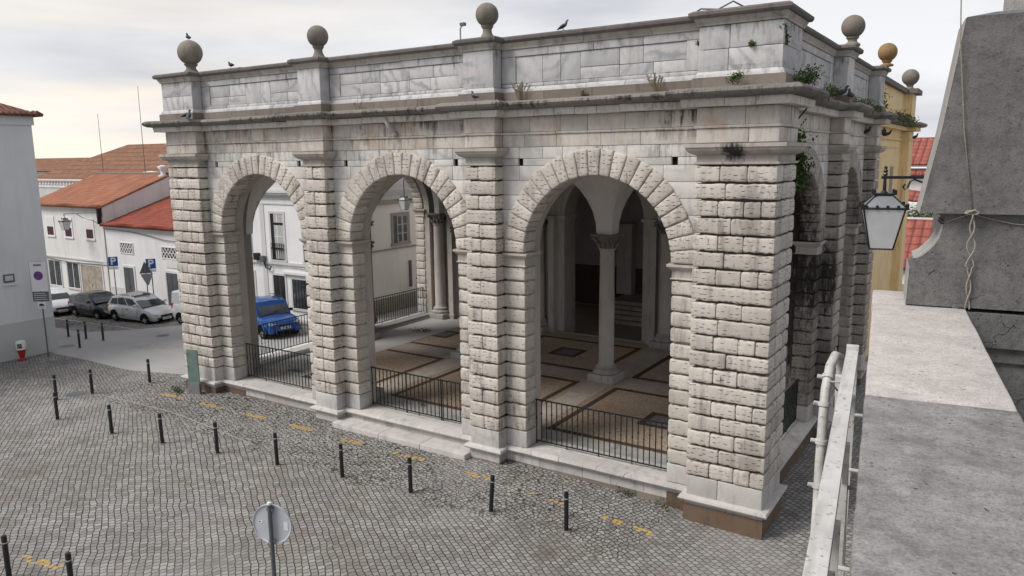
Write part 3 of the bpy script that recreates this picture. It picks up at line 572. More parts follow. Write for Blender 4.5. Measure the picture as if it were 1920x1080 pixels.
path_ashlar('architrave', M_ASH, 8.05, 8.36); path_ashlar('frieze', M_ASH, 8.42, 8.80, .7, 1.2)
mb = MB(); sweep_stones(mb, PER, [(-.1, 8.362), (.035, 8.362), (.045, 8.40), (.045, 8.418), (-.1, 8.418)], .9, 1.7, .003); mb.obj('architrave_fillet', M_ASH, LOG)
mb = MB(); sweep_stones(mb, PER, [(-.1, 8.803), (.26, 8.803), (.28, 8.93), (.28, 8.965), (-.1, 8.965)], .35, .75, .006); mb.obj('cornice_block_course', M_BLOCK, LOG)
tor = [(-.1, 8.97), (.30, 8.97), (.42, 8.985), (.50, 9.03), (.53, 9.085), (.50, 9.14), (.42, 9.18), (.2, 9.195), (-.1, 9.20)]
mb = MB(); sweep_stones(mb, PER, tor, 1.2, 2.4, .012, .004); mb.obj('cornice_torus', M_TORUS, LOG, 'auto')
mb = MB(); sweep_stones(mb, PER, [(-.1, 9.20), (.10, 9.20), (.10, 9.41), (-.1, 9.41)], 1.0, 2.2, .004); mb.obj('parapet_ledge', M_LEDGE, LOG)
mb = MB(); sweep_stones(mb, PER, [(-.1, 9.41), (.06, 9.41), (.045, 9.47), (0.005, 9.53), (-.1, 9.53)], .8, 1.8, .004); mb.obj('parapet_base_moulding', M_PARA, LOG)
# parapet die: irregular patchwork of marble slabs
mb = MB(); P = [tuple(q) for q in PER]
for p, q in zip(P, P[1:]):
    p = np.array(p); q = np.array(q); L = np.linalg.norm(q - p); d = (q - p) / L; n = np.array([d[1], -d[0]])
    def T(A, p=p, d=d, n=n): return np.stack([p[0] + d[0] * A[:, 0] - n[0] * A[:, 1], p[1] + d[1] * A[:, 0] - n[1] * A[:, 1], A[:, 2]], 1)
    if L < 1.3: ashlar(mb, T, 0, L, 9.53, 10.46, 0.0, th=.1, lo=2, hi=3); continue
    if L < 3: ashlar(mb, T, 0, L, 9.53, 9.98, 0.0, th=.1, lo=.6, hi=1.2); ashlar(mb, T, 0, L, 9.98, 10.46, 0.0, th=.1, lo=.6, hi=1.2); continue
    # frame of the sunk panel
    ashlar(mb, T, 0, L, 9.53, 9.62, 0.0, th=.1, lo=.8, hi=1.6); ashlar(mb, T, 0, L, 10.27, 10.46, 0.0, th=.1, lo=.7, hi=1.5)
    ashlar(mb, T, 0, .42, 9.62, 10.27, 0.0, th=.1, lo=2, hi=3); ashlar(mb, T, L - .42, L, 9.62, 10.27, 0.0, th=.1, lo=2, hi=3)
    s = .42
    while s < L - .42:
        e = min(L - .42, s + random.uniform(.9, 2.0))
        if L - .42 - e < .5: e = L - .42
        if random.random() < .3: ashlar(mb, T, s, e, 9.62, 10.27, .03, th=.1, lo=.4, hi=.8)
        else: zc = random.uniform(9.86, 9.98); ashlar(mb, T, s, e, 9.62, zc, .03, th=.1, lo=.4, hi=1.0); ashlar(mb, T, s, e, zc, 10.27, .03, th=.1, lo=.5, hi=1.1)
        s = e
mb.obj('parapet', M_PARA, LOG, 'auto')
CP = offs(PER, 0)
mb = MB(); sweep_stones(mb, PER, [(-.3, 10.46), (.03, 10.46), (.04, 10.50), (.08, 10.56), (.10, 10.61), (-.3, 10.61)], .8, 1.8, .004); mb.obj('coping_moulding', M_MOULD, LOG)
mb = MB(); sweep_stones(mb, PER, [(-.42, 10.612), (.15, 10.612), (.185, 10.66), (.185, 10.72), (.10, 10.765), (-.42, 10.78)], 1.2, 2.6, .01, .003); mb.obj('coping', M_COPE, LOG)
# parapet core, roof terrace
mb = MB(); INS = [tuple(q) for q in offs(PER, -.09)]; INS2 = [tuple(q) for q in offs(PER, -.42)]
for (a, b), (c_, d_) in zip(zip(INS, INS[1:]), zip(INS2, INS2[1:])):
    V = [(a[0], a[1], 8.0), (b[0], b[1], 8.0), (d_[0], d_[1], 8.0), (c_[0], c_[1], 8.0), (a[0], a[1], 10.63), (b[0], b[1], 10.63), (d_[0], d_[1], 10.63), (c_[0], c_[1], 10.63)]
    mb.add(V, [(0, 1, 5, 4), (2, 3, 7, 6), (4, 5, 6, 7), (0, 3, 2, 1)])
mb.obj('parapet_core', M_CORE, LOG)
MB().box(X0 + .3, -.3, .3, 14.5, 9.0, 9.3).obj('terrace_roof', M_LEDGE, LOG)
# plinth below the walls
mb = MB(); sweep_stones(mb, PER, [(-.4, -.17), (.03, -.17), (.06, -.155), (.13, -.13), (.155, -.085), (.13, -.035), (.06, -.012), (-.4, -.008)], .7, 1.6, .004); mb.obj('plinth_moulding', M_PLINTH, LOG, 'auto')
mb = MB(); sweep_stones(mb, PER, [(-.3, -.60), (.02, -.60), (.02, -.172), (-.3, -.172)], .7, 1.3, .003); mb.obj('plinth', M_PLINTH, LOG)
mb = MB(); PF = [p for p in PER]
def brown(pts, z1=-.24): sweep_stones(mb, pts, [(-.3, -1.2), (.045, -1.2), (.045, z1), (-.3, z1)], .9, 2.0, .004)
brown([(-2.35, REC), (-1.74, REC), (-1.74, 0), (0, 0), (0, 1.6), (-REC, 1.6), (-REC, 13.5)]); mb.obj('brown_plinth', M_BROWN, LOG); mb = MB(); brown([(X0 + REC, 7.2), (X0 + REC, 1.6), (X0, 1.6), (X0, 0), (X0 + 1.7, 0), (X0 + 1.7, REC), (X0 + 2.9, REC)], -.26)
mb.obj('brown_plinth', M_BROWN, LOG)
mb = MB(); sweep_stones(mb, PER, [(-.4, -1.2), (.03, -1.2), (.03, -.42), (-.4, -.42)], .5, .9, .003); mb.obj('plinth_lower_course', M_LEDGE, LOG)
mb = MB(); 
for a, b in ((-13.15, -11.2), (-11.19, -9.6), (-9.59, -7.98)): pillow(mb, a, b, -.30, .42, -.62, -.30, .025, .006, .25)
mb.obj('front_step', M_PLINTH, LOG, 'auto')
# sills in the openings
for c in FC: MB().box(X0 + c - 2.02, X0 + c + 2.02, REC + .02, 1.3, -.5, -.012).obj('sill', M_PLINTH, LOG)
for c in (4.4, 10.85):
    MB().box(-1.3, -REC - .02, c - 2.07, c + 2.07, -.5, -.012).obj('sill', M_PLINTH, LOG); MB().box(X0 + REC + .02, X0 + 1.3, c - 2.07, c + 2.07, -.5, -.012).obj('sill', M_PLINTH, LOG)
# ball finials
def ball(x, y, rb, zb, mat, tall=.2):
    mb = MB(); pr = [(.20, 0), (.21, .05), (.17, .08), (.12, tall * .55), (.115, tall * .8), (.16, tall), (.165, tall + .03)]
    mb.lathe([(r * rb / .3, z) for r, z in pr], (x, y, zb), 20); mb.lathe([(max(.001, rb * math.sin(math.pi * k / 16)), rb - rb * math.cos(math.pi * k / 16)) for k in range(1, 17)], (x, y, zb + tall), 28)
    mb.obj('ball_finial', mat, LOG, 'auto')
#BALLS#
ball(-20.05, .55, .415, 10.77, M_BALL, .30); ball(-13.66, .45, .315, 10.77, M_BALL, .34); ball(-7.5, .45, .295, 10.77, M_BALL, .32)
ball(-.02, 7.7, .315, 10.77, M_BALL, .22); ball(.10, 13.9, .315, 10.77, M_BALLO, .16)
# interior columns
def column(x, y, r=.27, z0=-.1, zc=4.65, parent=LOG):
    c = E('column', (x, y, 0), parent=parent)
    mb = MB(); pillow(mb, -.5, .5, -.5, .5, z0, .17, .02, .003, .3); mb.lathe([(.42, .17), (.46, .21), (.46, .27), (.40, .31), (.36, .34), (.38, .38), (.38, .42), (.33, .46), (r + .02, .50)], n=28); mb.obj('base', M_BANDL, c, 'auto')
    mb = MB(); mb.lathe([(r + .02, .50), (r, .56), (r, 2.6)], n=28, tone=.2); mb.lathe([(r, 2.605), (r - .01, 3.4), (r - .02, zc - .08), (r + .02, zc - .06), (r + .02, zc)], n=28, tone=.7); mb.obj('shaft', M_SMOOTH, c, 'auto')
    mb = MB(); mb.lathe([(r + .0, zc), (r + .03, zc + .22), (r + .02, zc + .24), (r + .12, zc + .36), (r + .16, zc + .42)], n=24)
    for k in range(12):
        a = k * math.pi / 6; ca, sa = math.cos(a), math.sin(a)
        mb.tube([(ca * (r + .02), sa * (r + .02), zc + .02), (ca * (r + .06), sa * (r + .06), zc + .14), (ca * (r + .10), sa * (r + .10), zc + .2)], [.05, .06, .025], 6)
    for k in range(4):
        a = k * math.pi / 2 + math.pi / 4; ca, sa = math.cos(a), math.sin(a); mb.tube([(ca * (r + .1), sa * (r + .1), zc + .26), (ca * (r + .26), sa * (r + .26), zc + .38), (ca * (r + .28), sa * (r + .28), zc + .3)], [.06, .07, .05], 6)
    q = r + .16; mb.box(-q, q, -q, q, zc + .42, zc + .5); mb.obj('capital', M_LEDGE, c, 'auto'); return c
for x, y in ((-7.52, 7.6), (-13.66, 7.6)): column(x, y)
for x in (-19.4, -13.66, -7.52, -1.65):
    for dx in (-.62, .62):
        mb = MB(); mb.box(x + dx - .14, x + dx + .14, 13.18, 13.5, .12, 5.05); mb.box(x + dx - .2, x + dx + .2, 13.1, 13.5, -.1, .12); mb.box(x + dx - .19, x + dx + .19, 13.12, 13.5, 5.05, 5.2); mb.obj('engaged_pilaster', M_SMOOTH, LOG)
for x in (-19.4, -13.66, -7.52, -1.65): column(x, 13.15)
for x in (-13.66, -7.52): column(x, 1.62)
for y in (7.7,): column(-1.65, y); column(-19.4, y)
# groin vault
mb = MB(); VX = [-19.4, -13.66, -7.52, -1.65]; VY = [1.62, 7.6, 13.15]; m0 = .28; VH = 2.85
def samples(a, b, n=22):
    h = (b - a) / 2 - m0; c = (a + b) / 2; return [a] + [c - h * math.cos(math.pi * k / n) for k in range(n + 1)] + [b]
def hh(d, half): q = max(0, d - m0) / (half - m0); return VH * math.sqrt(max(0, 1 - (1 - min(1, q)) ** 2))
for xa, xb in zip(VX, VX[1:]):
    for ya, yb in zip(VY, VY[1:]):
        X = samples(xa, xb); Y = samples(ya, yb); V = []; hx = (xb - xa) / 2; hy = (yb - ya) / 2
        for x in X:
            for y in Y: V.append((x, y, 5.15 + max(hh(min(x - xa, xb - x), hx), hh(min(y - ya, yb - y), hy))))
        n = len(Y); mb.add(V, [(i * n + j, (i + 1) * n + j, (i + 1) * n + j + 1, i * n + j + 1) for i in range(len(X) - 1) for j in range(n - 1)], .5)
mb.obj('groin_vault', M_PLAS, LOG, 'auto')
# margins between vault and walls
mb = MB(); mb.box(-19.75, -1.3, 1.25, 1.34, 8.0, 9); 
for a, b, c, d in ((-21.0, -19.4, 1.3, 13.2), (-1.65, -.4, 1.3, 13.2), (-19.4, -1.65, 1.2, 1.62)): mb.box(a, b, c, d, 8.05, 8.2)
mb.obj('vault_margin', M_PLAS, LOG)
# back arcade
def back_arcade():
    mb = MB()
    cs = [((a + b) / 2) for a, b in zip(VX, VX[1:])]; ed = [-20.6] + [(cs[0] + cs[1]) / 2, (cs[1] + cs[2]) / 2] + [-.5]
    for k, c in enumerate(cs):
        l, r = ed[k], ed[k + 1]; Rr = 1.9; zs = 5.2; ya, yb = 13.45, 14.5
        mb.box(l, c - Rr, ya, yb, -.3, zs, .3); mb.box(c + Rr, r, ya, yb, -.3, zs, .6)
        N = 24; V = []; F = []
        for i in range(N + 1):
            a = math.pi * i / N; x = c + Rr * math.cos(a); z = zs + Rr * math.sin(a)
            xo = min(max(x + (x - c) * 3 if abs(x - c) > Rr * .98 else x, l), r)
            V += [(x, ya, z), (x, yb, z), (x, ya, 9.0), (x, yb, 9.0)]
        for i in range(N): b = 4 * i; F += [(b, b + 4, b + 5, b + 1), (b, b + 2, b + 6, b + 4), (b + 1, b + 5, b + 7, b + 3)]
        mb.add(V, F, .4); mb.box(l, c - Rr, ya, yb, zs, 9, .5); mb.box(c + Rr, r, ya, yb, zs, 9, .5)
        for s, q in ((l, c - Rr), (c + Rr, r)): mb.box(s - (0 if s == l else .08), q + (.08 if s == l else 0), ya - .08, yb, 5.05, 5.2, .2)
    mb.obj('back_arcade', M_SMOOTH, LOG)
back_arcade()
# floors
fl = MB().box(-20.3, -.7, 1.3, 13.45, -.6, -.1).obj('floor', M_PEB); tag(fl, 'tan pebble mosaic floor inside the loggia', kind='structure')
mb = MB(); zt = -.094
def bandx(y0, y1, x0=-20.2, x1=-1.0, st=1.1):
    x = x0
    while x < x1 - .01: q = min(x1, x + random.uniform(st * .8, st * 1.3)); mb.box(x + .003, q - .003, y0, y1, -.3, zt); x = q
def bandy(x0, x1, y0, y1):
    y = y0
    while y < y1 - .01: q = min(y1, y + random.uniform(.9, 1.4)); mb.box(x0, x1, y + .003, q - .003, -.3, zt + .001); y = q
bandx(7.15, 8.05, -20.2, -1.2)
for xc in (-7.52, -13.66): bandy(xc - .45, xc + .45, 2.2, 7.14); bandy(xc - .45, xc + .45, 8.06, 12.6)
tag(mb.obj('floor_bands', M_BAND), 'brown stone slab bands crossing the pebble floor', kind='structure')
mb = MB()
for a, b in zip((1.3, 1.7), (1.7, 2.15)): 
    x = -19.7
    while x < -1.4: q = min(-1.3, x + random.uniform(.5, .9)); mb.box(x + .003, q - .003, a + .002, b - .002, -.3, zt); x = q
tag(mb.obj('floor_border', M_BANDL), 'pale slab border of the loggia floor just inside the railings', kind='structure')
mb = MB(); zt = -.096
bx = [(-19.8, -14.31), (-12.99, -8.19), (-6.85, -1.4)]
for (a, b) in bx:
    for (c, d) in ((2.2, 6.93), (8.27, 12.4)):
        w_ = .2; mb.box(a, b, c, c + w_, -.3, zt); mb.box(a, b, d - w_, d, -.3, zt); mb.box(a, a + w_, c + w_ + .001, d - w_ - .001, -.3, zt); mb.box(b - w_, b, c + w_ + .001, d - w_ - .001, -.3, zt)
        mx, my = (a + b) / 2, (c + d) / 2; k = .62
        for u in ((mx - k, mx + k, my - k, my - k + .2), (mx - k, mx + k, my + k - .2, my + k), (mx - k, mx - k + .2, my - k + .201, my + k - .201), (mx + k - .2, mx + k, my - k + .201, my + k - .201)): mb.box(*u, -.3, zt)
tag(mb.obj('floor_strips', M_STRIP), 'dark brown border strips set in the pebble floor', kind='structure')
for i, (a, b) in enumerate(bx):
    for j, (c, d) in enumerate(((2.2, 6.93), (8.27, 12.4))):
        mx, my = (a + b) / 2, (c + d) / 2
        tag(MB().box(mx - .415, mx + .415, my - .415, my + .415, -.3, -.0955).obj('floor_hatch', M_SLABF), 'square grey slab set in a dark frame in the loggia floor', kind='structure')
tag(MB().box(X0 + 1.3, -17.3, 2.2, 13.0, -.3, -.085).obj('floor_paving', M_ASPH), 'bare grey paving in the left bay of the loggia', kind='structure')

# ------------------------------------------------------------------ yellow building behind, with the dark inner room
YB = E('ochre_building', (0, 14.5, 0), label='ochre rendered building with stained walls and parapet adjoining the loggia', cat='building')
def yp(mb, name, mat, sm=False): o = mb.obj(name, mat, None, sm); o.parent = YB; o.location = (0, -14.5, 0); return o
mb = MB(); mb.box(-1.6, -.42, 14.51, 26, -1.5, 9.2); mb.box(-20.9, -1.6, 21, 26, -1.5, 9.2); mb.box(-.43, -.06, 24.3, 25.9, -1.5, 8.78); yp(mb, 'wall', M_YEL); yp(MB().box(-20.9, -19.6, 14.51, 21, -1.5, 9.2), 'lane_wall', M_WHITE2)
mb = MB(); mb.box(-.6, -.33, 14.52, 26.05, 8.36, 8.42); mb.box(-.6, -.02, 24.25, 26.1, 8.36, 8.42); mb.box(-.6, -.15, 14.52, 26.1, 8.80, 8.96); mb.box(-.6, .2, 24.1, 26.3, 8.80, 8.96); mb.box(-.6, -.38, 14.52, 26.05, 8.02, 8.06); yp(mb, 'moulding', M_YEL)
mb = MB(); tp = [(-.42, 14.52), (-.42, 24.2), (-.02, 24.2), (-.02, 26.0)]; sweep_stones(mb, tp, tor, 1.2, 2.2, .012, .004); yp(mb, 'cornice_torus', M_TORUS, 'auto')
mb = MB(); mb.box(-.9, -.42, 14.52, 26, 9.2, 10.5); mb.box(-.9, -.06, 24.3, 25.9, 9.2, 10.5); mb.box(-.5, -.34, 14.52, 26.02, 9.2, 9.4); yp(mb, 'parapet', M_YEL)
mb = MB(); mb.box(-1, -.24, 14.52, 26.1, 10.5, 10.70); mb.box(-1, .16, 24.1, 26.2, 10.502, 10.72); yp(mb, 'coping', M_COPE)
mb = MB(); mb.lathe([(.2, 0), (.2, .06), (.13, .15), (.17, .24)], (-.3, 25.2, 10.72), 16); mb.lathe([(max(.001, .38 * math.sin(math.pi * k / 14)), .38 - .38 * math.cos(math.pi * k / 14)) for k in range(1, 15)], (-.3, 25.2, 10.93), 22); yp(mb, 'ball_finial', M_BALL, 'auto')
mb = MB(); mb.box(-.43, -.405, 21.2, 22.2, 3.5, 7.2); yp(mb, 'wall_recess', M_TRIMB)
mb = MB(); mb.box(-20.9, -.5, 14.5, 26, 9.0, 9.25); yp(mb, 'roof', M_LEDGE)
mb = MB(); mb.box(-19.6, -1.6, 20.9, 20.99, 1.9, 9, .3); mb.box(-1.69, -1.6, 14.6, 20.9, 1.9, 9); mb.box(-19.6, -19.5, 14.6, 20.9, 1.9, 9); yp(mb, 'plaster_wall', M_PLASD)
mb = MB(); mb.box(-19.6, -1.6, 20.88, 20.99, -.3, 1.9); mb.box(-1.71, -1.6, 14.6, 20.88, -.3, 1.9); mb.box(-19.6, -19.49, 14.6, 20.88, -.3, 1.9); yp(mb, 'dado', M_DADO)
for xp in (-12.7, -7.5, -17.5): mb = MB(); mb.box(xp - .42, xp + .42, 20.3, 20.87, .55, 4.1); mb.box(xp - .5, xp + .5, 20.2, 20.87, 4.1, 4.3); yp(mb, 'wall_pier', M_SMOOTH)
mb = MB(); mb.box(-19.6, -1.6, 14.5, 21, -.8, -.35)
for k in range(5): mb.box(-12.6, -8.2, 17.2 + k * .32, 20.9, -.35 + k * .18, -.35 + (k + 1) * .18 - .002, .5)
yp(mb, 'inner_floor', M_BAND)
tag(MB().box(-20.2, -1.0, 13.3, 13.45, -.4, -.06).obj('threshold', M_BANDL), 'pale stone threshold at the back of the loggia floor', kind='structure')

# ------------------------------------------------------------------ railings
def railing(p0, p1, zb, zt_, label, group, posts=(), mat=M_IRON, sp=.16, thick=.0155):
    r = E('iron_railing', (p0[0], p0[1], zb), label=label, cat='railing', group=group); d = Vector((p1[0] - p0[0], p1[1] - p0[1], 0)); L = d.length; d.normalize(); h = zt_ - zb
    ang = math.atan2(d.y, d.x); r.rotation_euler = (0, 0, ang)
    MB().box(0, L, -.02, .02, h - .02, h + .012).obj('top_rail', mat, r); MB().box(0, L, -.018, .018, .07, .095).obj('bottom_rail', mat, r)
    mb = MB(); n = int(L / sp)
    for i in range(n + 1):
        x = .03 + (L - .06) * i / n; mb.tube([(x, 0, 0 if i % 6 == 0 else .07), (x, 0, h)], thick, 6)
        for zk in ((.32, .62) if i % 2 else (.50,)): mb.lathe([(.016, -.03), (.030, 0), (.016, .03)], (x, 0, zk * h + .1), 6)
    mb.obj('bars', mat, r)
    for f in posts: MB().tube([(L * f, 0, -.02), (L * f, 0, h + .03)], .024, 8).obj('post', mat, r)
    return r
GR = 'iron railings closing the arches of the loggia'
railing((-18.76, .98), (-14.72, .98), -.01, 1.25, 'dark iron railing in the front arch nearest the parked cars', GR)
railing((-12.6, .98), (-8.56, .98), -.01, 1.25, 'dark iron railing with two thicker posts in the middle front arch', GR, (.36, .70))
railing((-6.4, .90), (-2.38, .90), -.01, 1.25, 'dark green iron railing in the front arch nearest the big corner pier', GR)
railing((-.72, 2.38), (-.72, 6.42), -.01, 1.25, 'dark green iron railing on the shaded flank beside the white metal gate', GR)
railing((-.72, 8.85), (-.72, 12.85), -.01, 1.25, 'far iron railing on the shaded right flank of the loggia', GR)
railing((-20.3, 2.38), (-20.3, 6.42), .12, 1.40, 'iron railing in front of the blue car, seen through the left front arch', GR)
railing((-20.3, 8.83), (-20.3, 12.87), .12, 1.40, 'iron railing by the beige wall, seen through the middle front arch', GR)
tag(MB().box(-20.7, -19.8, 2.2, 6.5, -.1, .10).obj('kerb', M_WPNT), 'white kerb under the railing beside the lane', kind='structure'); tag(MB().box(-20.7, -19.8, 8.7, 13.0, -.1, .10).obj('kerb', M_BANDL), 'grey kerb under the far lane railing', kind='structure')
#PART2#
# ------------------------------------------------------------------ houses along the street
def bpart(root, name, mat, mb, smooth=False):
    o = mb.obj(name, mat, None, smooth); o.parent = root; o.location = (-root.location[0], -root.location[1], -root.location[2]); return o
def sub(root, par, name, mat, mb, smooth=False):
    o = mb.obj(name, mat, None, smooth); o.parent = par; return o
def window(root, x0, x1, z0, z1, y, frame=.09, cols=2, rows=3, glass=M_WIN, fmat=M_TRIM, sash=M_WPNT, reveal=.12, bars=True, sill=True):
    """window in a wall facing -y whose face is at y: surround proud of the wall, dark reveal, glazed sashes"""
    mb = MB(); f = frame
    mb.box(x0 - f, x0, y - .035, y + .05, z0 - (f if sill else 0), z1 + f); mb.box(x1, x1 + f, y - .035, y + .05, z0 - (f if sill else 0), z1 + f); mb.box(x0, x1, y - .035, y + .05, z1, z1 + f)
    if sill: mb.box(x0 - f - .03, x1 + f + .03, y - .07, y + .05, z0 - f, z0)
    fr = bpart(root, 'window', fmat, mb)
    g = sub(root, fr, 'pane', glass, MB().box(x0, x1, y - .012, y + .03, z0, z1))
    if bars:
        mb = MB(); t = .03
        for i in range(cols + 1): xx = x0 + (x1 - x0) * i / cols; mb.box(xx - t * (1 if i else 0), xx + t * (1 if i < cols else 0), y - .022, y, z0, z1)
        for j in range(rows + 1): zz = z0 + (z1 - z0) * j / rows; mb.box(x0 + t, x1 - t, y - .020, y, zz - t * .6 * (1 if j else 0), zz + t * .6 * (1 if j < rows else 0))
        sub(root, fr, 'sash', sash, mb)
    return fr
def door(root, x0, x1, z0, z1, y, mat, fmat=M_TRIM, f=.12, leafs=2):
    mb = MB(); mb.box(x0 - f, x0, y - .035, y + .05, z0, z1 + f); mb.box(x1, x1 + f, y - .035, y + .05, z0, z1 + f); mb.box(x0, x1, y - .035, y + .05, z1, z1 + f); fr = bpart(root, 'door_frame', fmat, mb)
    mb = MB(); w_ = (x1 - x0) / leafs
    for i in range(leafs):
        a = x0 + i * w_; mb.box(a + .01, a + w_ - .01, y - .01, y + .03, z0, z1)
        mb.box(a + .10, a + w_ - .10, y - .02, y, z0 + .15, z0 + (z1 - z0) * .45); mb.box(a + .10, a + w_ - .10, y - .02, y, z0 + (z1 - z0) * .5, z1 - .12)
    d = bpart(root, 'door', mat, mb); sub(root, d, 'handle', M_STEEL, MB().box((x0 + x1) / 2 - .06, (x0 + x1) / 2 - .02, y - .06, y - .02, z0 + .95, z0 + 1.1)); return d
def roof(root, mat, p, name='roof'):
    """tiled plane with p = eave-left, eave-right, ridge-right, ridge-left; slab 8 cm thick with own axes for the tile pattern"""
    P = [Vector(q) for q in p]; ex = (P[1] - P[0]).normalized(); n = ex.cross(P[3] - P[0]).normalized(); ey = n.cross(ex)
    M = Matrix((ex, ey, n)).transposed().to_4x4(); M.translation = P[0]; Mi = M.inverted(); L = [Mi @ q for q in P]; mb = MB()
    mb.add([(q.x, q.y, 0) for q in L] + [(q.x, q.y, -.09) for q in L], [(0, 1, 2, 3), (7, 6, 5, 4), (0, 4, 5, 1), (1, 5, 6, 2), (2, 6, 7, 3), (3, 7, 4, 0)], .5)
    o = mb.obj(name, mat); o.parent = root; o.matrix_local = Matrix.Translation(-Vector(root.location)) @ M
    # row of rounded tile ends along the eave
    mb = MB(); Lx = L[1].x; k = int(Lx / .22)
    if k < 150:
        for i in range(k): mb.tube([(.11 + i * .22, -.05, .0), (.11 + i * .22, .25, .03)], .075, 6, cap=True)
        e = mb.obj('eave_tiles', mat); e.parent = o
    return o
Y = 10.6
HC = E('white_house', (-28.4, Y, -.6), label='white two-storey house with tall French windows and a moulded cornice behind the blue car', cat='house')
mb = MB(); mb.box(-32.55, -24.3, Y, 22, -2.2, 5.8); bpart(HC, 'wall', M_WHITE, mb)
mb = MB(); mb.box(-24.3, -24.2, Y + .02, 21.5, .25, 5.35, .3); mb.box(-24.3, -24.18, 21.5, 24, -1, 8, .3); bpart(HC, 'beige_side_wall', M_BEIGE, mb)['label'] = 'beige side wall facing the lane'
bpart(HC, 'side_wall_base', M_TRIMB, MB().box(-24.3, -24.17, Y + .03, 21.5, -1.2, .25))
def cornice(root, mat, z0, steps, xa, xb, ya, yb, name='cornice'):
    mb = MB()
    for o, za, zb in steps: mb.box(xa - o, xb + o, ya - o, yb, z0 + za, z0 + zb - .002)
    return bpart(root, name, mat, mb)
cornice(HC, M_TRIM, 5.5, [(.04, 0, .07)], -32.5, -24.25, Y, 21); cornice(HC, M_TRIM, 5.8, [(.06, 0, .12), (.14, .12, .22), (.24, .22, .32), (.30, .32, .44), (.12, .44, .52)], -32.5, -24.25, Y, 21.6)
mb = MB(); mb.box(-32.5, -24.3, Y + .1, Y + .4, 6.3, 7.05); mb.box(-24.6, -24.25, Y + .42, 21, 6.3, 7.05); mb.prism([(-30.4, 7.05), (-27.2, 7.05), (-28.8, 8.0)], 1, Y + .08, Y + .35); mb.prism([(14.0, 7.05), (16.8, 7.05), (15.4, 7.9)], 0, -24.62, -24.22); bpart(HC, 'roof_parapet', M_TRIM, mb)
bpart(HC, 'pilaster_strip', M_TRIM, MB().box(-29.56, -29.22, Y - .03, Y + .01, -1, 5.5)); bpart(HC, 'string_course', M_TRIM, MB().box(-32.5, -24.28, Y - .07, Y + .01, 2.32, 2.46)); bpart(HC, 'string_course', M_TRIMB, MB().box(-24.21, -24.14, Y + .01, 21.4, 2.86, 2.94)); bpart(HC, 'side_moulding', M_TRIMB, MB().box(-24.21, -24.08, Y + .01, 21.4, 5.36, 5.6))
def balcony(fr, x0, x1, z0, z1, y):
    mb = MB(); mb.box(x0, x1, y - .10, y - .07, z1 - .03, z1); mb.box(x0, x1, y - .10, y - .07, z0, z0 + .03); n = 6
    for i in range(n + 1): xx = x0 + (x1 - x0) * i / n; mb.box(xx - .012, xx + .012, y - .095, y - .075, z0, z1)
    for i in range(n): xx = x0 + (x1 - x0) * (i + .5) / n; mb.box(xx - .05, xx + .05, y - .092, y - .078, z1 - .32, z1 - .22)
    return sub(None, fr, 'balcony_rail', M_BLACK, mb)
for a in (-31.45, -28.72, -26.2):
    b = a + .98; fr = window(HC, a, b, 2.6, 5.02, Y, .13, 2, 4, M_CURT); sub(HC, fr, 'shutter_reveal', M_BLACK, MB().box(a, a + .22, Y - .03, Y - .024, 2.6, 5.02)); sub(HC, fr, 'top_light', M_BLACK, MB().box(a + .22, b, Y - .03, Y - .024, 4.42, 4.55)); balcony(fr, a, b, 2.6, 3.45, Y)
door(HC, -31.35, -30.35, -.62, 1.75, Y, M_GREYP, M_TRIM); door(HC, -28.78, -27.86, -.55, 1.72, Y, M_BLACK, M_TRIM)
fr = window(HC, -27.3, -25.3, .05, 1.6, Y, .12, 9, 1, M_WIN, M_TRIM, M_BLACK); sub(HC, fr, 'awning_box', M_WPNT, MB().box(-27.9, -25.0, Y - .16, Y - .03, 1.86, 1.98))
mb = MB(); mb.box(-30.05, -29.75, Y - .22, Y, 2.48, 2.85); bpart(HC, 'meter_box', M_BLACK, mb); mb = MB(); mb.box(-29.5, -29.22, Y - .26, Y - .03, 2.38, 2.72); bpart(HC, 'meter_box', M_GREYP, mb)
mb = MB(); mb.tube([(-29.35, Y - .1, 2.35), (-29.2, Y - .15, 2.1), (-28.85, Y - .13, 2.02), (-28.8, Y - .1, 2.2)], .035, 6); bpart(HC, 'cable_loop', M_BLACK, mb)
mb = MB(); mb.tube([(-32.4, Y - .05, 2.4), (-30, Y - .08, 2.24), (-27, Y - .05, 2.2), (-24.4, Y - .05, 2.14)], .015, 5); bpart(HC, 'facade_cable', M_GREYP, mb)
# beige side windows, built on the lane side (faces +x)
def side_window(root, y0, y1, z0, z1, x):
    mb = MB(); f = .16; mb.box(x - .03, x + .05, y0 - f, y0, z0 - f, z1 + f); mb.box(x - .03, x + .05, y1, y1 + f, z0 - f, z1 + f); mb.box(x - .03, x + .05, y0, y1, z1, z1 + f); mb.box(x - .03, x + .08, y0 - f - .04, y1 + f + .04, z0 - f, z0); fr = bpart(root, 'window', M_TRIMB, mb)
    sub(root, fr, 'pane', M_WIN, MB().box(x - .02, x + .012, y0, y1, z0, z1)); mb = MB()
    m = y0 + .34
    for a, b in ((m, (m + y1) / 2), ((m + y1) / 2, y1)):
        mb.box(x, x + .022, a, a + .06, z0, z1); mb.box(x, x + .022, b - .06, b, z0, z1)
        for k in range(4): zz = z0 + (z1 - z0 - .05) * k / 3; mb.box(x, x + .020, a + .06, b - .06, zz, zz + .05)
    sub(root, fr, 'sash', M_CURT, mb); return fr
side_window(HC, 15.15, 16.35, 3.2, 4.7, -24.2); side_window(HC, 12.0, 13.2, 3.2, 4.7, -24.2)
bpart(HC, 'downpipe', M_GREYP, MB().box(-24.2, -24.1, 16.35, 16.5, .6, 2.1))
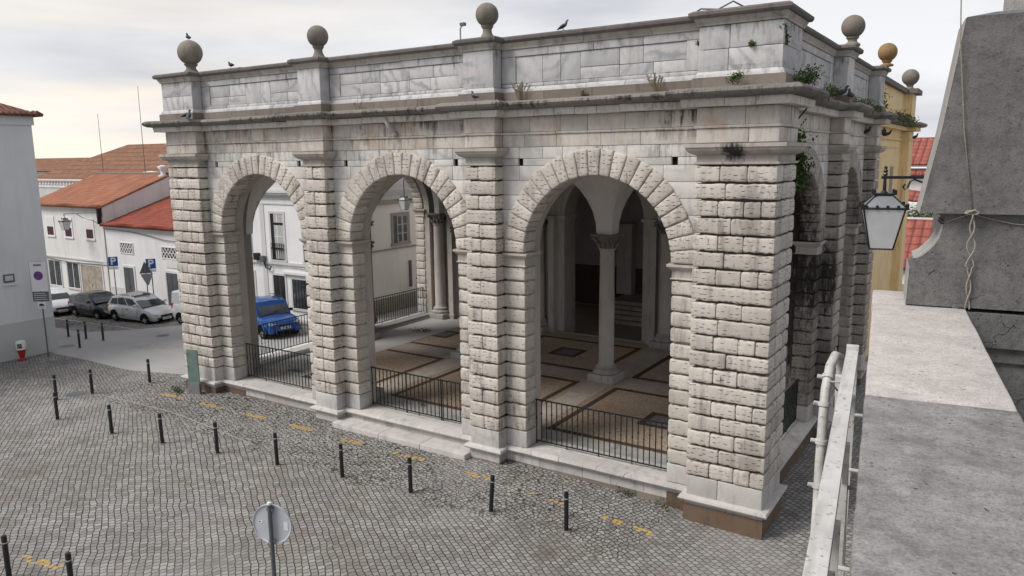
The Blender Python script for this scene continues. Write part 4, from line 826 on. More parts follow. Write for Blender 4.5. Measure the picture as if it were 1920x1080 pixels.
# house B: low white house with red roof
HB = E('low_white_house', (-41, Y, -1), label='low white house with mottled red tiled roof and pierced vents above its doors', cat='house')
bpart(HB, 'wall', M_WHITE, MB().box(-45.0, -32.6, Y + .01, 22, -2.4, 3.80)); bpart(HB, 'eave_band', M_WPNT, MB().box(-44.98, -32.6, Y - .08, Y + .3, 3.62, 3.79))
roof(HB, M_TILE2, [(-45.05, Y - .28, 3.80), (-32.5, Y - .28, 3.80), (-32.5, 17.5, 6.1), (-45.05, 17.5, 6.1)])
roof(HB, M_TILE2, [(-32.5, 23, 3.8), (-45.05, 23, 3.8), (-45.05, 17.5, 6.1), (-32.5, 17.5, 6.1)])
def vent(x0, x1, z0, z1):
    mb = MB(); mb.box(x0 - .05, x1 + .05, Y - .03, Y + .02, z0 - .05, z0); mb.box(x0 - .05, x1 + .05, Y - .03, Y + .02, z1, z1 + .05); mb.box(x0 - .05, x0, Y - .03, Y + .02, z0, z1); mb.box(x1, x1 + .05, Y - .03, Y + .02, z0, z1); fr = bpart(HB, 'vent', M_WPNT, mb)
    sub(HB, fr, 'vent_hollow', M_DARK, MB().box(x0, x1, Y - .002, Y + .03, z0, z1)); mb = MB(); n = 5
    for r in range(2):
        za, zb = z0 + (z1 - z0) * r / 2, z0 + (z1 - z0) * (r + 1) / 2; mb.box(x0, x1, Y - .022, Y, za - .02, za + .02)
        for i in range(n):
            a = x0 + (x1 - x0) * i / n; b = a + (x1 - x0) / n; m = (a + b) / 2
            for p, q in (((a, zb), (m, za)), ((m, za), (b, zb))): mb.prism([(p[0] - .03, p[1]), (p[0] + .03, p[1]), (q[0] + .03, q[1]), (q[0] - .03, q[1])], 1, Y - .02, Y)
    sub(HB, fr, 'vent_lattice', M_WPNT, mb)
vent(-43.36, -41.97, 2.08, 2.7); vent(-38.85, -37.2, 2.02, 2.66)
door(HB, -43.2, -42.1, -1.1, 1.15, Y, M_GREYP, M_WPNT, .14); door(HB, -38.6, -37.4, -1.0, 1.12, Y, M_GREYP, M_WPNT, .14)
bpart(HB, 'signboard', M_WHITE2, MB().box(-38.5, -36.8, Y - .02, Y, 1.45, 1.95)); bpart(HB, 'wall_base', M_TRIM, MB().box(-45, -43.35, Y - .015, Y, -2, -.25))
mb = MB(); mb.tube([(-44.9, Y - .06, 3.55), (-42, Y - .06, 3.48), (-40.3, Y - .06, 3.35), (-38.5, Y - .06, 3.12), (-34, Y - .06, 3.0)], .02, 5); bpart(HB, 'facade_cable', M_BLACK, mb)
# house A: two storeys, orange roof
HA = E('two_storey_house', (-50, Y, -1.2), label='white two-storey house with orange tiled roof, small shuttered windows and a garage', cat='house')
bpart(HA, 'wall', M_WHITE2, MB().box(-54.0, -45.06, Y + .005, 20, -2.6, 4.9))
mb = MB(); mb.prism([(Y, 4.9), (20.3, 4.9), (15.6, 6.78)], 0, -45.5, -45.08); bpart(HA, 'gable_wall', M_WHITE2, mb)
roof(HA, M_TILE, [(-54.5, Y - .3, 4.92), (-45.02, Y - .3, 4.92), (-45.02, 15.6, 6.95), (-54.5, 15.6, 6.95)]); roof(HA, M_TILE, [(-45.02, 20.7, 4.92), (-54.5, 20.7, 4.92), (-54.5, 15.6, 6.95), (-45.02, 15.6, 6.95)])
bpart(HA, 'ridge_capping', M_LEDGE, MB().tube([(-54.5, 15.6, 6.95), (-45, 15.6, 6.95)], .1, 8)); mb = MB(); mb.lathe([(.28, 0), (.34, .1), (.14, .25), (.2, .5), (.36, .75), (.1, .85)], (-45.4, 15.3, 6.7), 14); bpart(HA, 'stone_urn', M_WHITE2, mb, True)
bpart(HA, 'pilaster_strip', M_WHITE2, MB().box(-45.5, -45.06, Y - .05, Y, -2, 4.3)); bpart(HA, 'string_course', M_TRIM, MB().box(-54.5, -45.06, Y - .06, Y, 1.28, 1.36))
for a in (-52.35, -49.95, -47.25): 
    fr = window(HA, a, a + .86, 2.82, 4.0, Y, .13, 2, 2, M_MAROON, M_WHITE, M_MAROON); sub(HA, fr, 'rolled_blind', M_WPNT, MB().box(a, a + .86, Y - .03, Y - .024, 3.42, 4.0))
for a, b in ((-52.75, -51.15), (-50.25, -48.75)): window(HA, a, b, -.75, 1.02, Y, .1, 2, 1, M_WIN, M_TRIM, M_WPNT)
door(HA, -48.4, -45.85, -1.4, .95, Y, M_WOOD, M_TRIM, .16, 3)
mb = MB(); mb.tube([(-53, Y - .08, 1.2), (-49.5, Y - .1, 1.05), (-48, Y - .09, 1.1), (-45, Y - .08, 1.15)], .022, 5); bpart(HA, 'facade_cable', M_BLACK, mb)
# left building
HL = E('corner_house', (-32.6, -6, -.8), label='tall pale house with grey painted base and street name plaque at the left edge', cat='house')
bpart(HL, 'wall', M_PALE, MB().box(-46, -32.6, -16, 1.04, .80, 9.7)); bpart(HL, 'painted_base', M_PALEB, MB().box(-46.01, -32.585, -16.01, 1.055, -2, .80)); bpart(HL, 'eave_band', M_PALE, MB().box(-46.1, -32.52, -16.1, 1.12, 9.45, 9.88))
roof(HL, M_TILE5, [(-32.25, -16.4, 9.9), (-32.25, 1.4, 9.9), (-39, -5.4, 12.9), (-39, -9.6, 12.9)]); roof(HL, M_TILE5, [(-32.25, 1.4, 9.9), (-46.3, 1.4, 9.9), (-39, -5.4, 12.9), (-39, -5.5, 12.9)])
pl = bpart(HL, 'street_plaque', M_GREYP, MB().box(-32.6, -32.56, -.86, -.42, 2.62, 2.98)); sub(HL, pl, 'plaque_face', M_TRIM, MB().box(-32.57, -32.55, -.80, -.48, 2.70, 2.92)); bpart(HL, 'plaque_ledge', M_WPNT, MB().box(-32.6, -32.5, -.9, -.36, 2.5, 2.55))
# distant roofs
HD = E('distant_hall', (-100, 42, -1), label='far large hall with broad brown-orange hipped roof and a stone balustrade', cat='building')
bpart(HD, 'wall', M_WHITE2, MB().box(-121, -70, 41, 62, -4, 5.0)); roof(HD, M_TILE3, [(-122, 40.5, 5.0), (-60, 40.5, 5.0), (-60, 51, 10.4), (-110, 51, 10.4)]); roof(HD, M_TILE3, [(-122, 62, 5.0), (-122, 40.5, 5.0), (-110, 51, 10.4), (-110, 51.2, 10.4)])
roof(HD, M_TILE3, [(-150, 46, 6.4), (-119, 46, 6.4), (-119, 54, 8.6), (-150, 54, 8.6)])
mb = MB(); mb.box(-135, -100, 38.2, 38.6, 5.35, 5.55); mb.box(-135, -100, 38.2, 38.6, 4.4, 4.65)
for i in range(44): mb.lathe([(.12, 0), (.18, .22), (.09, .42), (.12, .7)], (-134.6 + i * .8, 38.4, 4.65), 6)
bpart(HD, 'balustrade', M_WHITE2, mb); bpart(HD, 'balustrade_wall', M_TRIM, MB().box(-135, -96, 38.3, 41, -3, 4.4)); bpart(HD, 'ridge_urn', M_WHITE2, MB().lathe([(.3, 0), (.5, .3), (.2, .6), (.45, 1.0), (.9, 1.3), (.9, 1.5), (.2, 1.6)], (-87.5, 40.4, 5.0), 12))
HE = E('far_white_house', (-2, 60, -1), label='far white house with red tiled roof seen beyond the ochre building', cat='house')
bpart(HE, 'wall', M_WHITE, MB().box(-14, 9, 60, 75, -3, 6.3)); roof(HE, M_TILE4, [(-14.3, 59.6, 6.75), (9.3, 59.6, 6.75), (9.3, 66, 9.2), (-14.3, 66, 9.2)]); roof(HE, M_TILE4, [(-14, 59.3, 5.85), (9, 59.3, 5.85), (9, 60, 6.3), (-14, 60, 6.3)], 'eave_roof'); bpart(HE, 'annexe_wall', M_WHITE, MB().box(-3.0, 8, 56, 60, -3, 3.6)); roof(HE, M_TILE4, [(-3.4, 57.5, 3.8), (-1.2, 57.5, 3.5), (-1.2, 59.5, 4.3), (-3.4, 59.5, 4.6)], 'annexe_roof')
HF = E('red_roofed_house', (1, 40, -1), label='low house with bright red pantiled roof between the ochre building and the cement pedestal', cat='house')
bpart(HF, 'wall', M_WHITE2, MB().box(-1.5, 8, 38.6, 50, -3, .35)); roof(HF, M_TILE4, [(-1.75, 38.3, .4), (8.3, 38.3, .4), (8.3, 43.5, 3.25), (-1.75, 43.5, 3.25)]); bpart(HF, 'ridge_capping', M_WPNT, MB().box(-1.8, 8.3, 43.4, 43.6, 3.22, 3.34))
# antenna masts
for x, y, zt_, zb_, lb in ((-79.6, 30, 13.0, 2, 'thin shorter mast above the roofs, left of the two'), (-71.6, 30, 15.4, 2, 'thin taller mast above the roofs, right of the two')):
    r = E('antenna_mast', (x, y, -1.2), label=lb, cat='mast', group='thin masts behind the roofs'); MB().tube([(0, 0, 0), (0, 0, (zt_ + 1.2) * .6), (0.05, 0, zt_ + 1.2)], [.05, .035, .02], 6).obj('pole', M_GREYP, r); MB().box(-.25, .25, -.25, .25, 0, .2).obj('base', M_GREYP, r)

# ------------------------------------------------------------------ cars
def car(name, label, paint, L, W, H, loc, rz, kind='hatch', rimc=M_RIM, wb=None, rail=False, guard=False):
    r = E(name, loc, rz, label, 'car', 'cars parked along the street'); h = L / 2; w_ = W / 2
    belt = {'hatch': .92, 'wagon': .95, 'van': 1.15, 'suv': 1.02}[kind] * H / {'hatch': 1.42, 'wagon': 1.5, 'van': 1.8, 'suv': 1.68}[kind]; hood = belt - (.06 if kind != 'suv' else .02); nose = belt - (.28 if kind != 'suv' else .12)
    wb = wb or L * .6; ax = (-wb / 2 - .02, wb / 2 - .02); R_w = .31 if kind != 'suv' else .35; gc = .20 if kind != 'suv' else .30
    # body lower: stations along x
    st = [(-h, gc + .15, belt - .25, w_ * .80), (-h + .05, gc + .05, belt - .10, w_ * .90), (-h + .30, gc, belt - .02, w_ * .98), (-h + 1.0, gc - .02, belt, w_), (0, gc - .02, belt, w_), (h - 1.25, gc - .02, belt - .01, w_), (h - .95, gc, hood, w_ * .99), (h - .45, gc + .02, (hood + nose) / 2 + .03, w_ * .96), (h - .12, gc + .03, nose, w_ * .88), (h - .02, gc + .06, nose - .10, w_ * .78), (h, gc + .10, nose - .22, w_ * .70)]
    V = []; F = []
    for x, zb, zt_, ww in st:
        half = [(ww * .90, zb), (ww * .99, zb + .12), (ww, (zb + zt_) / 2), (ww * .985, zt_ - .12), (ww * .93, zt_ - .03), (ww * .7, zt_ + .0), (ww * .35, zt_ + .02)]
        V += [(x, y, z) for y, z in half] + [(x, 0, zt_ + .025)] + [(x, -y, z) for y, z in reversed(half)]
    m = 15
    for i in range(len(st) - 1):
        for j in range(m - 1): F.append((i * m + j, i * m + j + 1, (i + 1) * m + j + 1, (i + 1) * m + j))
        F.append((i * m + m - 1, i * m, (i + 1) * m, (i + 1) * m + m - 1))
    F += [tuple(range(m))[::-1], tuple(range((len(st) - 1) * m, len(st) * m))]
    body = MB().add(V, F, .5).obj('body', paint, r, 'auto')
    # cabin
    zr = H - .04
    cb = {'hatch': ((-h + .12, -h + .55), (-h + .22, zr - .12), (h - 1.75, zr), (h - .98, 0)), 'wagon': ((-h + .10, 0), (-h + .42, zr - .06), (h - 1.95, zr), (h - .98, 0)), 'van': ((-h + .05, 0), (-h + .12, zr), (h - 1.35, zr), (h - .62, 0)), 'suv': ((-h + .16, 0), (-h + .30, zr - .02), (h - 1.62, zr), (h - 1.14, 0))}[kind]
    xb0, (xr0, zr0), (xr1, zr1), xb1 = cb[0][0], cb[1], cb[2], cb[3][0]; wr = w_ * (.78 if kind in ('hatch', 'wagon') else .86); wbt = w_ * .93
    xm = (xr0 + xr1) / 2; st2 = [(xb0, xr0, zr0 - .03), (xb0 + (xb1 - xb0) * .3, xr0 + .45, zr0 + .01), ((xb0 + xb1) / 2, xm, max(zr0, zr1) + .02), (xb1 - .55, xr1 - .25, zr1 + .01), (xb1, xr1, zr1 - .02)]
    V = []; F = []
    for xb, xr, z in st2:
        V += [(xb, wbt, belt - .05), (xr * .15 + xb * .85 if False else xb + (xr - xb) * .92, wr + .03, z - .06), (xr, wr - .05, z), (xr, 0, z + .025), (xr, -wr + .05, z), (xb + (xr - xb) * .92, -wr - .03, z - .06), (xb, -wbt, belt - .05)]
    m = 7
    for i in range(len(st2) - 1):
        for j in range(m - 1): F.append((i * m + j, i * m + j + 1, (i + 1) * m + j + 1, (i + 1) * m + j))
    F += [tuple(range(m)), tuple(range((len(st2) - 1) * m, len(st2) * m))[::-1]]
    MB().add(V, F, .5).obj('cabin', paint, r, 'auto')
    # glazing a few mm outside the cabin
    def lp(a, b, t): return tuple(a[i] + (b[i] - a[i]) * t for i in range(3))
    def sidept(x, t, s):    # t 0 belt .. 1 roof edge; x fraction along
        A = [Vector((q[0], wbt, belt - .05)) for q in st2]; B = [Vector((q[0] + (q[1] - q[0]) * .92, wr + .03, q[2] - .06)) for q in st2]; k = x * (len(st2) - 1); i = min(int(k), len(st2) - 2); f = k - i
        p = (A[i].lerp(A[i + 1], f)).lerp(B[i].lerp(B[i + 1], f), t); return (p.x, s * (p.y + .006), p.z)
    for s in (1, -1):
        wins = {'hatch': ((.10, .28), (.31, .60), (.63, .93)), 'wagon': ((.06, .27), (.30, .58), (.61, .93)), 'van': ((.66, .95),), 'suv': ((.08, .40), (.48, .92))}[kind]
        for a, b in wins:
            V = []; n = 6
            for i in range(n + 1): V += [sidept(a + (b - a) * i / n, .17, s), sidept(a + (b - a) * i / n, .90, s)]
            MB().add(V, [(2 * i, 2 * i + 1, 2 * i + 3, 2 * i + 2) for i in range(n)], .5).obj('side_window', M_CARG, r)
    for (q, nm, dx) in ((st2[-1], 'windscreen', .008), (st2[0], 'rear_window', -.008)):
        if kind == 'van' and dx < 0: continue
        a = Vector((q[0] + dx, wbt - .06, belt + .02)); b = Vector((q[0] + (q[1] - q[0]) * .92 + dx, wr - .05, q[2] - .09)); V = [(a.x, a.y, a.z), (a.x, -a.y, a.z), (b.x, -b.y, b.z), (b.x, b.y, b.z)]; MB().add([(x + dx * .6, y, z) for x, y, z in V], [(0, 1, 2, 3)], .5).obj(nm, M_CARG, r)
    # roof panel of dark glass or rails
    if rail:
        for s in (1, -1): MB().tube([(xr0 + .05, s * (wr - .06), zr0 + .03), (xr0 + .2, s * (wr - .06), zr0 + .09), (xr1 - .3, s * (wr - .06), zr1 + .09), (xr1 - .1, s * (wr - .06), zr1 + .03)], .018, 6).obj('roof_rail', M_STEEL if kind == 'wagon' else M_PLASTIC, r)
    if kind == 'wagon': MB().box(xr0 + .5, xr1 + .02, -wr + .14, wr - .14, zr1 + .012, zr1 + .045).obj('glass_roof', M_CARG, r)
    # wheels
    for x in ax:
        for s in (1, -1):
            wh = E('wheel', (x, s * (w_ - .11), R_w), parent=r); wh.rotation_euler = (R_(90), 0, 0)
            MB().lathe([(R_w * .62, -.10), (R_w * .95, -.10), (R_w, -.07), (R_w, .07), (R_w * .95, .10), (R_w * .62, .10)], n=28).obj('tyre', M_TYRE, wh, 'auto')
            mb = MB(); zz = -.085 * s
            for k in range(5):
                a = k * 2 * math.pi / 5; c_, s_ = math.cos(a), math.sin(a); mb.prism([(c_ * .05 - s_ * .035, s_ * .05 + c_ * .035), (c_ * R_w * .6 - s_ * .045, s_ * R_w * .6 + c_ * .045), (c_ * R_w * .6 + s_ * .045, s_ * R_w * .6 - c_ * .045), (c_ * .05 + s_ * .035, s_ * .05 - c_ * .035)], 2, zz - .015 * s - .01, zz - .015 * s + .01)
            mb.lathe([(R_w * .56, zz - .012), (R_w * .64, zz - .012), (R_w * .64, zz + .012), (R_w * .56, zz + .012)], n=24); mb.lathe([(.07, zz - .03), (.07, zz + .03)], n=12); mb.obj('rim', rimc, wh)
            # dark wheel arch
            mb = MB(); V = [(x, 0, R_w)]; n = 18; V = []
            for k in range(n + 1): a = math.pi * k / n; V += [(x + (R_w + .055) * math.cos(a), s * (w_ * .998 + .004), R_w - .02 + (R_w + .055) * math.sin(a))]
            V += [(x - R_w - .05, s * (w_ * .99), gc - .02), (x + R_w + .05, s * (w_ * .99), gc - .02)]
            mb.add(V + [(a, b - s * .3, c_) for a, b, c_ in V], [tuple(range(len(V)))], .5); mb.obj('wheel_arch', M_DARK, r)
    # lights, grille, plate, bumper strip, mirrors, door lines, handles
    for s in (1, -1):
        xh = h - .10; mb = MB(); mb.prism([(s * w_ * .48, nose - .20), (s * w_ * .84, nose - .16), (s * w_ * .88, nose - .03), (s * w_ * .50, nose - .10)], 0, xh - .22, xh + .085); mb.obj('headlight', M_LAMPG, r, 'auto')
        mb = MB(); mb.prism([(s * w_ * .72, belt - .35), (s * w_ * .90, belt - .35), (s * w_ * .90, belt - .10), (s * w_ * .74, belt - .10)], 0, -h - .01, -h + .25); mb.obj('tail_light', M_RED, r)
        mb = MB(); pillow(mb, xb1 - .42, xb1 - .28, s * (w_ + .09) - .10, s * (w_ + .09) + .10, belt + .03, belt + .17, .04, 0, .1); mb.obj('mirror', paint if kind != 'suv' else M_PLASTIC, r, 'auto')
        mb = MB()
        for xx in ((xb0 + xb1) / 2 - .05, xb1 - .35, *(() if kind in ('suv', 'van') else (xb0 + .75,))): mb.box(xx - .006, xx + .006, s * (w_ + .0015) - .004, s * (w_ + .0015) + .004, gc + .14, belt - .13)
        mb.obj('door_gap', M_DARK, r)
        mb = MB(); mb.box(xb1 - 1.30, xb1 - 1.12, s * (w_ + .012) - .012, s * (w_ + .012) + .012, belt - .20, belt - .165); mb.obj('door_handle', M_PLASTIC, r)
        MB().box(ax[0] + R_w + .08, ax[1] - R_w - .08, s * (w_ + .004) - .010, s * (w_ + .004) + .010, gc + .24, gc + .30).obj('side_moulding', M_PLASTIC if kind != 'wagon' else paint, r)
    MB().box(h - .03, h + .012, -w_ * .42, w_ * .42, nose - .22, nose - .12).obj('grille', M_PLASTIC, r); MB().box(h - .06, h + .018, -w_ * .62, w_ * .62, gc + .06, gc + .15).obj('air_intake', M_DARK, r)
    p = MB().box(h - .02, h + .03, -.26, .26, nose - .38, nose - .27).obj('number_plate', M_SIGNW, r); mb = MB()
    for k in range(6): mb.box(h + .03, h + .033, -.19 + k * .065, -.155 + k * .065, nose - .355, nose - .295)
    mb.obj('plate_characters', M_PLASTIC, p)
    if guard:
        MB().tube([(h + .06, -w_ * .55, gc + .1), (h + .16, -w_ * .5, nose - .1), (h + .16, w_ * .5, nose - .1), (h + .06, w_ * .55, gc + .1)], .03, 8).obj('bull_bar', M_PBLU, r); MB().box(-h - .2, -h - .01, -.32, .32, belt - .5, belt + .14).obj('spare_wheel_cover', M_PLASTIC, r)
        for s in (1, -1): 
            for x in ax:
                mb = MB(); n = 12; V = []
                for k in range(n + 1):
                    a = math.pi * k / n
                    for rr in (R_w + .05, R_w + .13): V += [(x + rr * math.cos(a), s * (w_ + .035), R_w - .02 + rr * math.sin(a)), (x + rr * math.cos(a), s * (w_ - .05), R_w - .02 + rr * math.sin(a))]
                F = []
                for k in range(n): b = 4 * k; F += [(b, b + 4, b + 6, b + 2), (b, b + 1, b + 5, b + 4), (b + 2, b + 6, b + 7, b + 3)]
                mb.add(V, F, .5); mb.obj('wheel_flare', M_PBLU, r)
    # darker cast of the underside
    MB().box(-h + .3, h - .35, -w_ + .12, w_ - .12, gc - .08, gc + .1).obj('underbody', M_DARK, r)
    return r
car('silver_estate_car', 'silver estate car with glass roof parked in front of the low white house', M_PSIL, 4.10, 1.70, 1.47, (-36.1, 7.4, gz(-36, 0)), .07, 'wagon', wb=2.62, rail=True)
car('dark_hatchback', 'very dark blue hatchback parked between the white and the silver car', M_PBLK, 3.85, 1.66, 1.42, (-40.25, 7.2, gz(-40, 0)), .02, 'hatch', M_STEEL)
car('white_hatchback', 'white car with black windscreen half hidden by the pale corner house', M_PWHT, 4.1, 1.72, 1.50, (-44.5, 6.7, gz(-45, 0)), -.22, 'hatch')
car('white_van', 'small white van mostly hidden behind the left pier of the loggia', M_PWHT, 3.9, 1.7, 1.80, (-31.3, 8.15, gz(-31, 0)), .02, 'van', M_STEEL)
car('blue_off_roader', 'small blue off-road car with grey roof rails seen through the left front arch', M_PBLU, 3.65, 1.74, 1.70, (-25.9, 7.85, gz(-26, 0)), -.30, 'suv', rail=True, guard=True)

# ------------------------------------------------------------------ bollards and other street furniture
def bollard(x, y, label, h=.92, tilt=(0, 0), r=.052):
    o = E('bollard', (x, y, gz(x, y)), label=label, cat='bollard', group='black bollards on the square'); o.rotation_euler = (tilt[0], tilt[1], 0)
    MB().lathe([(r, -.15), (r, h - .02), (r * .9, h)], n=18).obj('post', M_BLACK, o, 'auto'); mb = MB(); mb.lathe([(.001, .022), (.075, .02), (.10, .010), (.125 + .03 * random.random(), -.03)], n=11); mb.xf(lambda x, y, z: (x * (1 + .18 * math.sin(3 * math.atan2(y, x) + label.__len__())), y * 1.1, z)); mb.obj('contact_shade_collar', M_LEDGE, o, True); MB().lathe([(r + .003, h - .16), (r + .003, h - .135)], n=18).obj('reflective_band', M_REFL, o, 'auto'); return o  # dark collar added at the foot to stand in for contact shade
RB = [(-3.74, -2.17, 'rightmost bollard of the long row, in front of the big corner pier', (0, .0)), (-5.64, -2.42, 'leaning bollard of the long row, second from the right', (.0, .075)), (-7.91, -2.66, 'bollard of the long row in front of the pilaster between middle and right arches', (0, 0)), (-10.06, -2.89, 'bollard of the long row in front of the white step', (0, -.01)), (-12.19, -3.24, 'bollard of the long row directly above the round sign', (0, -.02)), (-14.34, -3.57, 'bollard of the long row in front of the left arch, fourth from its left end', (0, -.02)), (-16.44, -3.94, 'bollard of the long row, third from its left end', (0, -.02)), (-18.54, -4.28, 'bollard of the long row, second from its left end', (0, -.02)), (-21.35, -4.50, 'leftmost bollard of the long row', (0, 0)), (-23.75, -3.35, 'bollard just behind the leftmost one of the long row, almost in line with it', (0, 0)), (-23.3, -2.32, 'bollard standing by a stone seam left of the glass panel', (0, 0)), (-22.74, -.44, 'lone bollard at the cobble edge beside the asphalt, near the left pier', (0, 0))]
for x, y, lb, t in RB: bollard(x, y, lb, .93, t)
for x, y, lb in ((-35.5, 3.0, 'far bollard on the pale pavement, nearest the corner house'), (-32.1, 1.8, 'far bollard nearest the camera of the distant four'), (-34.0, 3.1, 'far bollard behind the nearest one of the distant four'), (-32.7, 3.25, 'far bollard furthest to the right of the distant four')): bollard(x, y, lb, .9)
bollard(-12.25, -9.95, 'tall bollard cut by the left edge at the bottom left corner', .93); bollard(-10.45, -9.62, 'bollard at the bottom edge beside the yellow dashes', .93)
# yellow dashed line: paint on the stone tops
YM = [(-20.9, -1.05, -19.9, -1.0), (-18.8, -.98, -17.7, -.93), (-16.65, -.92, -15.6, -.86), (-14.4, -.86, -13.46, -.84), (-12.1, -.9, -11.26, -.86), (-10.07, -.87, -8.96, -.86), (-7.5, -.93, -6.7, -.94), (-5.56, -.98, -5.25, -.99), (-4.83, -1.03, -4.4, -1.05), (-3.35, -1.1, -2.85, -1.12), (-2.6, -1.14, -2.1, -1.16), (-13.0, -9.42, -12.56, -9.34), (-12.48, -9.30, -11.8, -9.18)]
for x0, y0, x1, y1 in YM:
    mb = MB(); n = max(2, int((x1 - x0) / .125))
    for i in range(n):
        for j in range(2 if x0 < -6 or x0 > -3.5 else 1):
            if random.random() < .24: continue
            f = (i + .5) / n; cx = x0 + (x1 - x0) * f; cy = y0 + (y1 - y0) * f + (j - .5) * .105; a = random.uniform(-.25, .25) - .45; V = []
            for k in range(8):
                t = k * math.pi / 4 + .39; q = random.uniform(.85, 1.05); px, py = .061 * math.cos(t) * q * 1.1, .052 * math.sin(t) * q * 1.1; X = cx + px * math.cos(a) - py * math.sin(a); Y_ = cy + px * math.sin(a) + py * math.cos(a); V.append((X, Y_, gz(X, Y_) + .004))
            mb.add(V, [tuple(range(8))])
    if mb.n: tag(mb.obj('yellow_road_marking', M_YPAINT, fixn=False), 'worn yellow paint dash on the cobbles', kind='structure')
# round sign seen from behind
sg = E('round_traffic_sign', (-5.08, -9.12, gz(-5, -9)), R_(0), 'round traffic sign seen from its grey back on a grey pole, bottom of the view', 'traffic sign')
ZS2 = 2.6 - gz(-5, -9)
MB().lathe([(.034, -.2), (.034, ZS2 + .02), (.02, ZS2 + .03)], n=16).obj('pole', M_GREYP, sg, 'auto')
az_ = math.atan2(-9.1 + 16.2, -5.05 - 4.0) - R_(30)       # the disc looks away from the camera, turned a little
dn = Vector((math.cos(az_), math.sin(az_), 0)); D = E('disc', (dn.x * .05, dn.y * .05, ZS2 - .335), az_, parent=sg)
mb = MB(); mb.lathe([(.05, 0), (.315, 0)], n=40); 
mb = MB(); N = 48; V = []; 
for rr, xx in ((.001, 0.0), (.30, 0.0), (.315, -.018), (.325, -.018), (.325, .012), (.30, .014), (.001, .014)):
    V += [(xx, rr * math.cos(2 * math.pi * k / N), rr * math.sin(2 * math.pi * k / N)) for k in range(N)]
mb.add(V, [(i * N + k, i * N + (k + 1) % N, (i + 1) * N + (k + 1) % N, (i + 1) * N + k) for i in range(6) for k in range(N)], .5); mb.obj('plate', M_BACK, D, 'auto')
MB().box(-.06, -.002, -.05, .05, .24, .28).obj('clamp', M_STEEL, D); MB().box(-.06, -.002, -.05, .05, -.28, -.24).obj('clamp', M_STEEL, D)
MB().box(-.0045, -.002, -.26, -.19, -.09, .05).obj('sticker', M_SIGNW, D); MB().box(-.0045, -.002, .16, .22, .0, .04).obj('sticker', M_SIGNW, D); MB().box(-.006, -.0046, .195, .215, .012, .034).obj('sticker_mark', M_BLACK, D)
MB().lathe([(.04, 0), (.035, .03), (.01, .045)], (0, 0, ZS2 + .01), 12).obj('pole_cap', M_WPNT, sg, 'auto')
# no-parking sign
def signpost(name, loc, rz, h, label, cat, group=None, r=.03, mat=M_GREYP):
    s = E(name, (loc[0], loc[1], gz(*loc)), rz, label, cat, group); MB().lathe([(r, -.2), (r, h)], n=12).obj('pole', mat, s, 'auto'); return s
ns = signpost('no_parking_sign', (-31.6, .15), 0, 3.6, 'no parking sign with purple disc above grey text plates beside the corner house', 'traffic sign'); ns.rotation_euler = (0, 0, R_(36))
# local: board faces -y
b = MB().box(-.34, .34, -.05, -.01, 3.0, 4.35).obj('board', M_SIGNW, ns); MB().box(-.355, -.34, -.055, .0, 2.99, 4.36).obj('board_edge', M_STEEL, b); MB().box(-.29, .29, -.056, -.051, 4.33, 4.35).obj('board_edge', M_STEEL, b)
mb = MB(); V = [(.20 * math.cos(2 * math.pi * k / 28), -.054, 3.70 + .20 * math.sin(2 * math.pi * k / 28)) for k in range(28)]; mb.add(V, [tuple(range(28))]); mb.obj('purple_disc', M_PURP, b)
mb = MB(); [mb.box(-.16 + k * .055, -.12 + k * .055, -.054, -.051, 4.12, 4.22) for k in range(6)]; mb.obj('letters', M_PURP, b)
b2 = MB().box(-.34, .34, -.05, -.01, 2.55, 2.98).obj('text_plate', M_GREYP, ns); mb = MB(); [mb.box(-.28, .28 - .07 * (k % 2), -.054, -.051, 2.62 + k * .09, 2.65 + k * .09) for k in range(4)]; mb.obj('text_lines', M_BACK, b2)
b3 = MB().box(-.17, .17, -.05, -.01, 2.22, 2.52).obj('tow_plate', M_SIGNW, ns); mb = MB(); mb.prism([(-.11, 2.34), (.11, 2.34), (.11, 2.39), (.04, 2.45), (-.04, 2.45), (-.11, 2.40)], 1, -.054, -.051); mb.box(-.12, .12, -.054, -.051, 2.28, 2.30); mb.obj('tow_symbol', M_BLACK, b3)
def text(parent, body, size, mat, loc, rot=(R_(90), 0, 0), name='letters', ext=.003, bold=0):
    cu = bpy.data.curves.new(name, 'FONT'); cu.body = body; cu.size = size; cu.extrude = ext; cu.align_x = 'CENTER'; cu.align_y = 'CENTER'; cu.offset = bold
    t = bpy.data.objects.new(name, cu); COL.objects.link(t); dg = bpy.context.evaluated_depsgraph_get(); me = bpy.data.meshes.new_from_object(t.evaluated_get(dg)); bpy.data.objects.remove(t)
    o = bpy.data.objects.new(name, me); COL.objects.link(o); me.materials.clear(); me.materials.append(mat); o.parent = parent; o.location = loc; o.rotation_euler = rot; return o
for x, y, lb, h in ((-43.3, 10.0, 'blue parking sign further left, between the garage and the first low house door', 3.1), (-39.0, 9.9, 'blue parking sign further right, next to the kite-shaped sign back', 3.1)):
    s = signpost('parking_sign', (x, y), R_(50), h, lb, 'traffic sign', 'blue P signs on the far pavement'); bd = MB().box(-.27, .27, -.05, -.01, h - .60, h).obj('blue_plate', M_BLUE, s); text(bd, 'P', .62, M_SIGNW, (0, -.052, h - .30), bold=.02, name='letter'); MB().box(-.27, .27, -.05, -.01, h - .80, h - .63).obj('sub_plate', M_SIGNW, s)
s = signpost('kite_sign', (-39.1, 9.6), R_(55), 2.3, 'grey back of two triangular sign plates set point to point beside the parking sign', 'traffic sign'); mb = MB(); mb.prism([(-.36, 2.25), (.34, 2.25), (-.05, 2.98)], 1, -.03, 0); mb.obj('upper_plate', M_GREYP, s); mb = MB(); mb.prism([(-.32, 2.22), (.38, 2.22), (.10, 1.52), (.0, 1.52)], 1, -.03, 0); mb.obj('lower_plate', M_STEEL, s)
